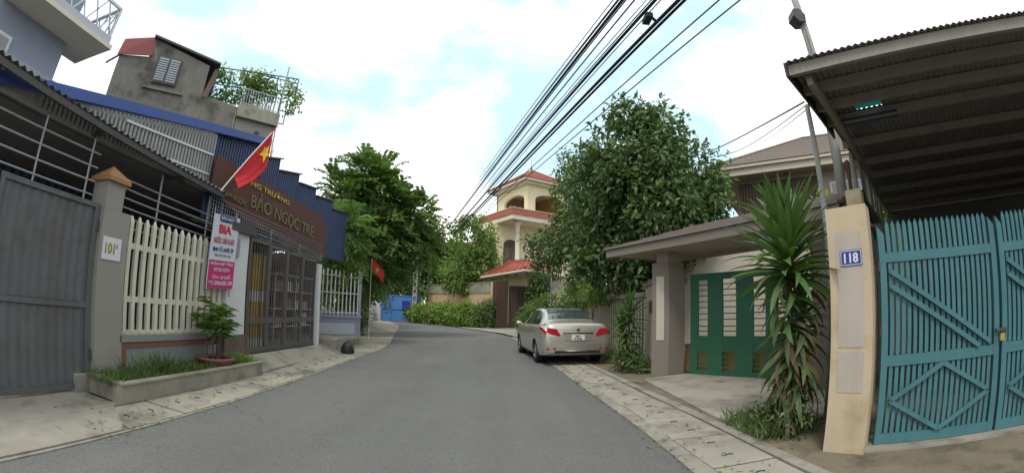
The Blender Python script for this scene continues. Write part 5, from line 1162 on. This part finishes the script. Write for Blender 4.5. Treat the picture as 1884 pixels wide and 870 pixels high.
def bush(name, label, blobs, nc, per, leaf, wr, m, mix=None, group=None, cat='shrub', crad=.16, shell=.7):
    c0 = blobs[0][0]; base = (c0[0], c0[1], 0); t = thing(name, label, cat, base, group)
    b = MB()
    for k in range(4):
        a = k * 1.6; c_ = blobs[k % len(blobs)][0]; b = MB() if k == 0 else b
        b.tube([(base[0] + .06 * math.cos(a), base[1] + .06 * math.sin(a), 0), (c_[0] + .15 * math.cos(a), c_[1] + .15 * math.sin(a), c_[2])], [.03, .01], 5)
    b.build('stems', M_bark, t)
    P, D, Nn, ln = crown_np(blobs, nc, per, leaf, shell=shell, crad=crad); P[:, 2] = np.maximum(P[:, 2], .03)
    v, f = leaf_mesh(P, D, Nn, ln, ln * wr, droop=.1); mi = np.repeat(np.repeat(RNG.random(nc) < .3, per), 2).astype(int) if mix else None
    mesh_np('foliage', v, f, [m] + ([mix] if mix else []), t, mi); return t
bush('shrub', 'low dark shrubbery at the foot of the smaller dracaena', [((2.68, 9.55, .32), (.28, .3, .32)), ((3.0, 9.35, .15), (.25, .25, .15))], 160, 8, .09, .4, M_leafD, M_leafM)
bush('shrub', 'dark leafy clump around the lower stem of the big dracaena', [((3.02, 3.98, .35), (.2, .2, .38)), ((2.85, 4.15, .12), (.22, .2, .14))], 220, 8, .07, .4, M_leafD, M_dry)
bush('shrub', 'light green ferny creeper hanging over the slatted fence', [((3.25, 17.6, 2.05), (.35, 1.2, .4)), ((3.3, 20.2, 2.3), (.5, 1.6, .65)), ((3.2, 15.2, 1.9), (.25, .9, .22)), ((3.3, 22.6, 2.6), (.5, .9, .9)), ((3.3, 20.0, .8), (.1, 1.5, .6))], 700, 8, .15, .4, M_leafL, M_leafY, crad=.25)
bush('shrub', 'bright green bush ahead of the parked car', [((1.45, 23.96, 1.0), (.85, .8, .75)), ((2.3, 23.7, 1.45), (.9, .8, .85)), ((.9, 24.4, .6), (.5, .5, .5)), ((2.6, 22.6, .8), (.7, .7, .8))], 750, 9, .16, .5, M_leafL, M_leafM, crad=.24)
bush('vine', 'dark climbing vine covering the right side of the villa gateway', [((1.9, 30.2, 1.9), (.75, .5, 1.9)), ((2.3, 29.9, 3.3), (.8, .5, .6))], 700, 8, .18, .55, M_leafD, M_leafM, cat='vine', crad=.25)
bush('shrub', 'dark green bushes just behind the white barred railing', [((-7.6, 16.8, .9), (.9, .5, .9)), ((-6.7, 17.6, 1.0), (.7, .5, 1.0)), ((-8.6, 16.4, 1.2), (.8, .6, 1.1))], 520, 8, .16, .45, M_leafM, M_leafD, crad=.22)
hd = [(-7.98, 35.2), (-7.0, 34.2), (-6.0, 33.4), (-5.0, 32.6), (-4.1, 31.95), (-3.2, 31.25), (-2.4, 30.85), (-1.75, 30.55)]
hdl = ['leftmost hedge shrub, next to the blue gate', 'hedge shrub second from the blue gate', 'hedge shrub third from the blue gate, in front of the wall corner', 'hedge shrub fourth from the blue gate', 'hedge shrub fifth from the blue gate', 'hedge shrub third from the dark brick pillar', 'hedge shrub second from the dark brick pillar', 'darker hedge shrub touching the dark brick pillar']
for k, (x, y) in enumerate(hd):
    hh = (1.75, 1.7, 1.5, 1.75, 1.6, 1.8, 1.6, 1.9)[k]
    bush('hedge_shrub', hdl[k], [((x, y, hh * .42), (.72, .62, hh * .48)), ((x + .2, y - .1, hh * .72), (.4, .4, hh * .33)), ((x - .3, y + .15, hh * .5), (.5, .45, hh * .4))], 330, 9, .17, .5, M_leafY if k < 7 else M_leafM, M_leafL, 'leafy hedge shrubs in front of the peach wall', crad=.22)
# leaves behind the strip fence
bush('shrub', 'bright leaves showing between the sheet strips under the canopy', [((7.2, 7.6, 2.9), (.9, .6, .9)), ((8.6, 8.4, 3.2), (.9, .6, .7))], 260, 8, .2, .5, M_leafY, M_leafL, cat='shrub', crad=.3)

# ================================================================ TREES
tree('big_tree', 'large dense dark green broadleaf tree behind the slatted fence', (4.6, 13.6, 0), (4.5, 13.6, 5.6), .17,
     [((4.59, 13.94, 4.54), (2.17, 1.95, 1.48)), ((3.98, 13.54, 6.43), (1.6, 1.51, 1.4)), ((5.02, 13.11, 7.34), (0.86, 0.94, 1.0)), ((3.83, 13.03, 7.62), (0.55, 0.53, 0.59)), ((5.77, 13.12, 5.63), (1.25, 1.33, 1.38)), ((3.13, 13.73, 5.29), (1.2, 1.38, 1.44)), ((3.51, 13.96, 3.40), (1.4, 1.37, 0.95)), ((5.20, 12.85, 3.96), (1.4, 1.33, 0.9)), ((6.18, 12.62, 4.76), (0.75, 0.86, 0.9)), ((4.21, 13.82, 2.67), (1.3, 1.20, 0.76)), ((2.90, 14.13, 3.97), (0.9, 1.21, 1.24))],
     2500, 11, .24, .48, M_leafD, crad=.34, mix=M_leafM, shell=.8)
tree('roadside_tree', 'loose dark tree with spreading lower boughs beyond the big tree', (4.3, 19.6, 0), (3.6, 19.3, 6.5), .13,
     [((2.99, 18.55, 7.9), (0.75, 0.75, 0.8)), ((2.77, 19.14, 6.4), (.95, 1.1, 1.3)), ((2.66, 19.55, 4.80), (1.1, 1.1, 1.0)), ((1.82, 19.72, 4.2), (1.0, 1.0, 0.55)), ((1.05, 20.21, 4.6), (0.65, 0.6, 0.25)), ((1.58, 19.82, 3.6), (0.8, 0.8, 0.3)), ((2.99, 19.68, 3.41), (1.0, 0.95, 0.8)), ((3.6, 19, 5), (1.4, 1.2, 2.4))],
     900, 9, .21, .42, M_leafD, crad=.3, mix=M_leafL, shell=.7)
tree('garden_tree', 'yellow-green layered tree beside the villa wall', (-2.9, 36.0, 0), (-2.8, 35.6, 7.5), .13,
     [((-2.95, 35.3, 8.1), (1.5, 1.3, .85)), ((-3.45, 35.5, 6.2), (1.5, 1.3, .9)), ((-2.8, 35.8, 4.9), (1.8, 1.5, 1.2)), ((-4.1, 35.7, 4.4), (1.7, 1.5, 1.2)), ((-1.95, 35.6, 6.6), (.8, 1.2, 1.3)), ((-3.3, 35.3, 3.6), (2.2, 1.3, 1.0))], 850, 9, .3, .5, M_leafL, crad=.4, mix=M_leafY, shell=.7)
tree('garden_tree', 'rounded mid-green tree behind the bend of the road', (-6.9, 44.0, 0), (-7, 43.5, 7), .2,
     [((-7.9, 43.4, 8.2), (2.7, 2.2, 2.3)), ((-6.5, 44.0, 6.0), (2.7, 2.2, 2.4)), ((-9.0, 42.6, 5.2), (2.6, 2.2, 2.2)), ((-5.2, 44.8, 6.6), (1.8, 1.8, 1.6)), ((-6.0, 44, 3.6), (2.8, 2, 1.6))], 1100, 10, .42, .5, M_leafM, crad=.6, mix=M_leafL)
tree('garden_tree', 'broad grey-green tree behind the blue gate', (-11.2, 40.5, 0), (-11, 40, 6.5), .2,
     [((-9.6, 41.0, 7.0), (2.7, 2.3, 3.0)), ((-11.2, 39.3, 5.3), (2.4, 2.2, 2.4)), ((-12.8, 39.6, 6.5), (2.4, 2.2, 2.2)), ((-10.6, 40.6, 3.2), (3.2, 2, 1.7)), ((-13.5, 39.5, 3.4), (2.4, 1.8, 1.8))], 1200, 10, .42, .5, M_leafM, crad=.6, mix=M_leafD)
tree('garden_tree', 'dark undergrowth tree behind the white barred railing', (-9.6, 22.6, 0), (-9.5, 22.5, 3.6), .12,
     [((-9.3, 22.3, 3.0), (2.0, 1.3, 1.5)), ((-10.8, 21.5, 3.6), (1.8, 1.2, 1.6)), ((-8.4, 24.2, 3.6), (1.5, 1.1, 1.4)), ((-8.2, 20.8, 2.2), (1.1, .8, .9)), ((-9.6, 27.0, 3.4), (2.2, 1.5, 1.8))], 750, 9, .28, .5, M_leafD, crad=.4, mix=M_leafM)
# feathery left tree: sprays of paired leaflets
def feather_tree(name, label, base, top, blobs, nspray, seed):
    r = np.random.default_rng(seed); t = thing(name, label, 'tree', base); mb = MB(); limbs(mb, base, top, .15, [b[0] for b in blobs]); mb.build('trunk', M_bark, t, True)
    vol = np.array([b[1][0] * b[1][2] for b in blobs]); idx = r.choice(len(blobs), nspray, p=vol / vol.sum())
    c = np.array([b[0] for b in blobs])[idx]; rr = np.array([b[1] for b in blobs])[idx]
    d = r.normal(size=(nspray, 3)); d[:, 2] = d[:, 2] * .9 + .25; d /= np.linalg.norm(d, axis=1, keepdims=True)
    st = c + d * rr * r.uniform(.35, .95, nspray)[:, None]; dd = d * .8 + r.normal(size=(nspray, 3)) * .3 + np.array([0, 0, .15]); dd /= np.linalg.norm(dd, axis=1, keepdims=True)
    L_ = r.uniform(.6, 1.05, nspray); P, D, Nn, ln = [], [], [], []; K_ = 11
    side = np.cross(dd, np.array([0, 0, 1.])); side /= np.linalg.norm(side, axis=1, keepdims=True) + 1e-9; upv = np.cross(side, dd)
    for k in range(K_):
        f_ = (k + .6) / K_; p = st + dd * (L_ * f_)[:, None] - np.array([0, 0, 1.]) * (L_ * .35 * f_ * f_)[:, None]
        for s_ in (-1, 1):
            P.append(p); D.append(side * s_ * .95 + dd * .45 + r.normal(size=(nspray, 3)) * .12 - np.array([0, 0, .25])); Nn.append(upv); ln.append(.30 * (1 - .35 * abs(f_ - .45)) * r.uniform(.8, 1.1, nspray))
    P, D, Nn, ln = np.concatenate(P), np.concatenate(D), np.concatenate(Nn), np.concatenate(ln)
    v, f = leaf_mesh(P, D, Nn, ln, ln * .34, droop=.12); w2 = r.random(nspray) < .3; mi = np.repeat(np.tile(w2, K_ * 2), 2).astype(int)
    mesh_np('crown', v, f, [M_leafF, M_leafL], t, mi); return t
feather_tree('feather_leaved_tree', 'tall feathery-leaved tree beyond the brown gate on the left', (-6.7, 18.2, 0), (-6.6, 18.2, 6.6),
     [((-6.28, 18.17, 6.6), (1.3, 1.3, 1.4)), ((-6.77, 17.65, 7.3), (0.6, .8, .8)), ((-7.35, 18.02, 5.82), (1.15, 1.2, 1.3)), ((-5.53, 18.68, 5.9), (1.1, 1.1, 1.1)), ((-6.00, 18.82, 4.59), (1.7, 1.6, 1.5)), ((-6.94, 17.48, 3.87), (1.2, 1.1, 1.2)), ((-7.31, 17.10, 4.97), (.8, .8, .9)), ((-4.95, 20.09, 4.9), (0.7, 0.7, 0.8)), ((-7.8, 17.03, 6.5), (0.3, 0.4, 0.5)), ((-6.20, 18.94, 3.10), (1.5, 1.3, 0.9)), ((-7.2, 17.48, 2.75), (0.8, 0.7, 0.6)), ((-4.35, 18.9, 5.6), (.8, .8, .7)), ((-4.3, 20.2, 4.2), (.9, .9, .8)), ((-5.8, 13.9, 3.9), (.55, .5, .7)), ((-5.7, 14.6, 3.0), (.5, .5, .5))], 1500, 4)
for (x, y, h, lb) in ((-22, 46, 9, 'far tree at the left edge of the distant tree line'), (-16.5, 50, 8, 'far tree behind the blue gate compound'), (10, 52, 10, 'far tree behind the villa'), (17, 40, 9, 'far tree behind the brown tiled house'), (22, 26, 8, 'far tree right of the brown tiled house')):
    tree('far_tree', lb, (x, y, 0), (x, y, h * .7), .2, [((x, y, h * .62), (3.6, 3, h * .36)), ((x + 2, y + .5, h * .5), (2.6, 2.4, h * .3)), ((x - 2, y, h * .48), (2.6, 2.4, h * .3))], 500, 9, .5, .5, M_leafM, crad=.7, mix=M_leafD)

# ================================================================ WIRES
FAR = Vector((-5.2, 36.1, 7.7))
wr = [(1.80, 6.24, .011, 'uppermost thin cable, first from the left'), (1.87, 6.23, .011, 'thin cable, second from the left'), (1.92, 6.22, .014, 'cable third from the left'), (1.98, 6.21, .034, 'thick bundled cable fourth from the left'),
      (2.19, 6.17, .018, 'single cable just right of the first thick bundle'), (2.44, 6.12, .010, 'thin cable left of the boxed cable'), (2.59, 6.10, .036, 'thick cable carrying a small junction box'), (2.68, 6.08, .012, 'thin cable touching the boxed cable'),
      (3.06, 5.98, .036, 'thick double cable right of the boxed one'), (3.17, 5.96, .018, 'cable alongside the thick double cable'), (3.79, 5.79, .016, 'second cable from the right'), (4.23, 5.66, .016, 'lowest cable, first from the right')]
wr += [(1.95, 6.22, .013, 'thin cable hugging the first thick bundle'), (2.03, 6.2, .016, 'cable on the right flank of the first thick bundle'), (2.53, 6.11, .014, 'cable just left of the boxed cable'),
       (3.0, 6.0, .014, 'cable just left of the thick double cable'), (3.12, 5.97, .02, 'lower strand of the thick double cable')]
for i, (x, y, r_, lb) in enumerate(wr):
    near = Vector((x, y, 7.0)); j_ = i if i < 12 else (3, 3.4, 5.6, 7.4, 8.6)[i - 12]; f0 = FAR + Vector(((j_ - 6) * .11, 0, .18 - j_ * .05 + (.25 if j_ < 4 else 0)))
    d = near - f0; ext = near + d * .3; pts = []
    for k in range(15):
        a = k / 14; p = f0.lerp(ext, a); p.z -= .12 * math.sin(PI * a) * (1 + .25 * math.sin(i * 2.1)); pts.append(p)
    for q in pts: q.z += .09 * math.sin(PI * .5)
    o = MB().tube(pts, r_, 6).build('overhead_cable', M_cable, None, True); o['label'] = lb + ', slanting across the sky'; o['category'] = 'cable'; o['group'] = 'overhead cables above the road'
t = thing('cable_junction_box', 'small dark junction box clamped on the thick overhead cable', 'junction box', (2.5, 6.5, 6.9))
b = MB(); b.box(2.46, 6.4, 6.82, 2.6, 6.7, 6.92); b.build('box', M_cable, t); b = MB(); b.tube([(2.6, 6.5, 6.87), (2.75, 6.6, 6.84)], .035, 6); b.build('clamp', M_cable, t)
for k, (za, xb, lb) in enumerate(((6.17, 3.68, 'service wire running to the canopy corner post'), (6.05, 3.72, 'slack thin service wire below the canopy corner wire'), (8.0, 3.76, 'thin wire from the tiled roof ridge to the canopy post'))):
    a0 = Vector((6.0, 11.73, za)) if k < 2 else Vector((9.6, 14.2, 7.7)); a1 = Vector((xb, 4.1, 3.95 - .03 * k)); pts = []
    for q in range(9): f_ = q / 8; p = a0.lerp(a1, f_); p.z -= (.03, .22, .05)[k] * math.sin(PI * f_); pts.append(p)
    o = MB().tube(pts, (.016, .009, .009)[k], 5).build('service_wire', M_steel, None, True); o['label'] = lb; o['category'] = 'wire'

# ================================================================ LITTER
def litter(name, label, n, m, size, area, seed, z=.012, onroad=1):
    r = np.random.default_rng(seed); P = []
    while len(P) < n:
        y = area[1] + (area[3] - area[1]) * r.random() ** 1.4; side = r.random() < .5
        e = edge_at(LE if side else RE, y); off = abs(r.normal(0, .28)); x = e + (off if side else -off) * (.35 * onroad if r.random() < .4 else -1.7)
        P.append((x, y, z + .012 * r.random() + (.018 if (x < edge_at(LE, y) or x > edge_at(RE, y)) else 0)))
    P = np.array(P); D = r.normal(size=(n, 3)); D[:, 2] *= .12; Nn = np.tile([0, 0, 1.], (n, 1)) + r.normal(size=(n, 3)) * .25; l_ = size * r.uniform(.5, 1.3, n)
    v, f = leaf_mesh(P, D, Nn, l_, l_ * .45); mesh_np(name, v, f, [m], None, None, kind='stuff', label=label, category='litter')
litter('leaf_litter', 'dry fallen leaves scattered along both road edges', 420, M_dry, .055, (0, 2.6, 0, 24), 5)
litter('leaf_litter', 'greenish fallen leaves scattered along both road edges', 160, M_leafY, .05, (0, 2.6, 0, 24), 6)
litter('grit', 'pale grit and small stones along both road edges', 900, M_kerb, .022, (0, 2.6, 0, 16), 7)
litter('grass_tufts', 'small weeds growing in the joints of both pavements', 300, M_grass, .06, (0, 3, 0, 16), 12, .02, 0)
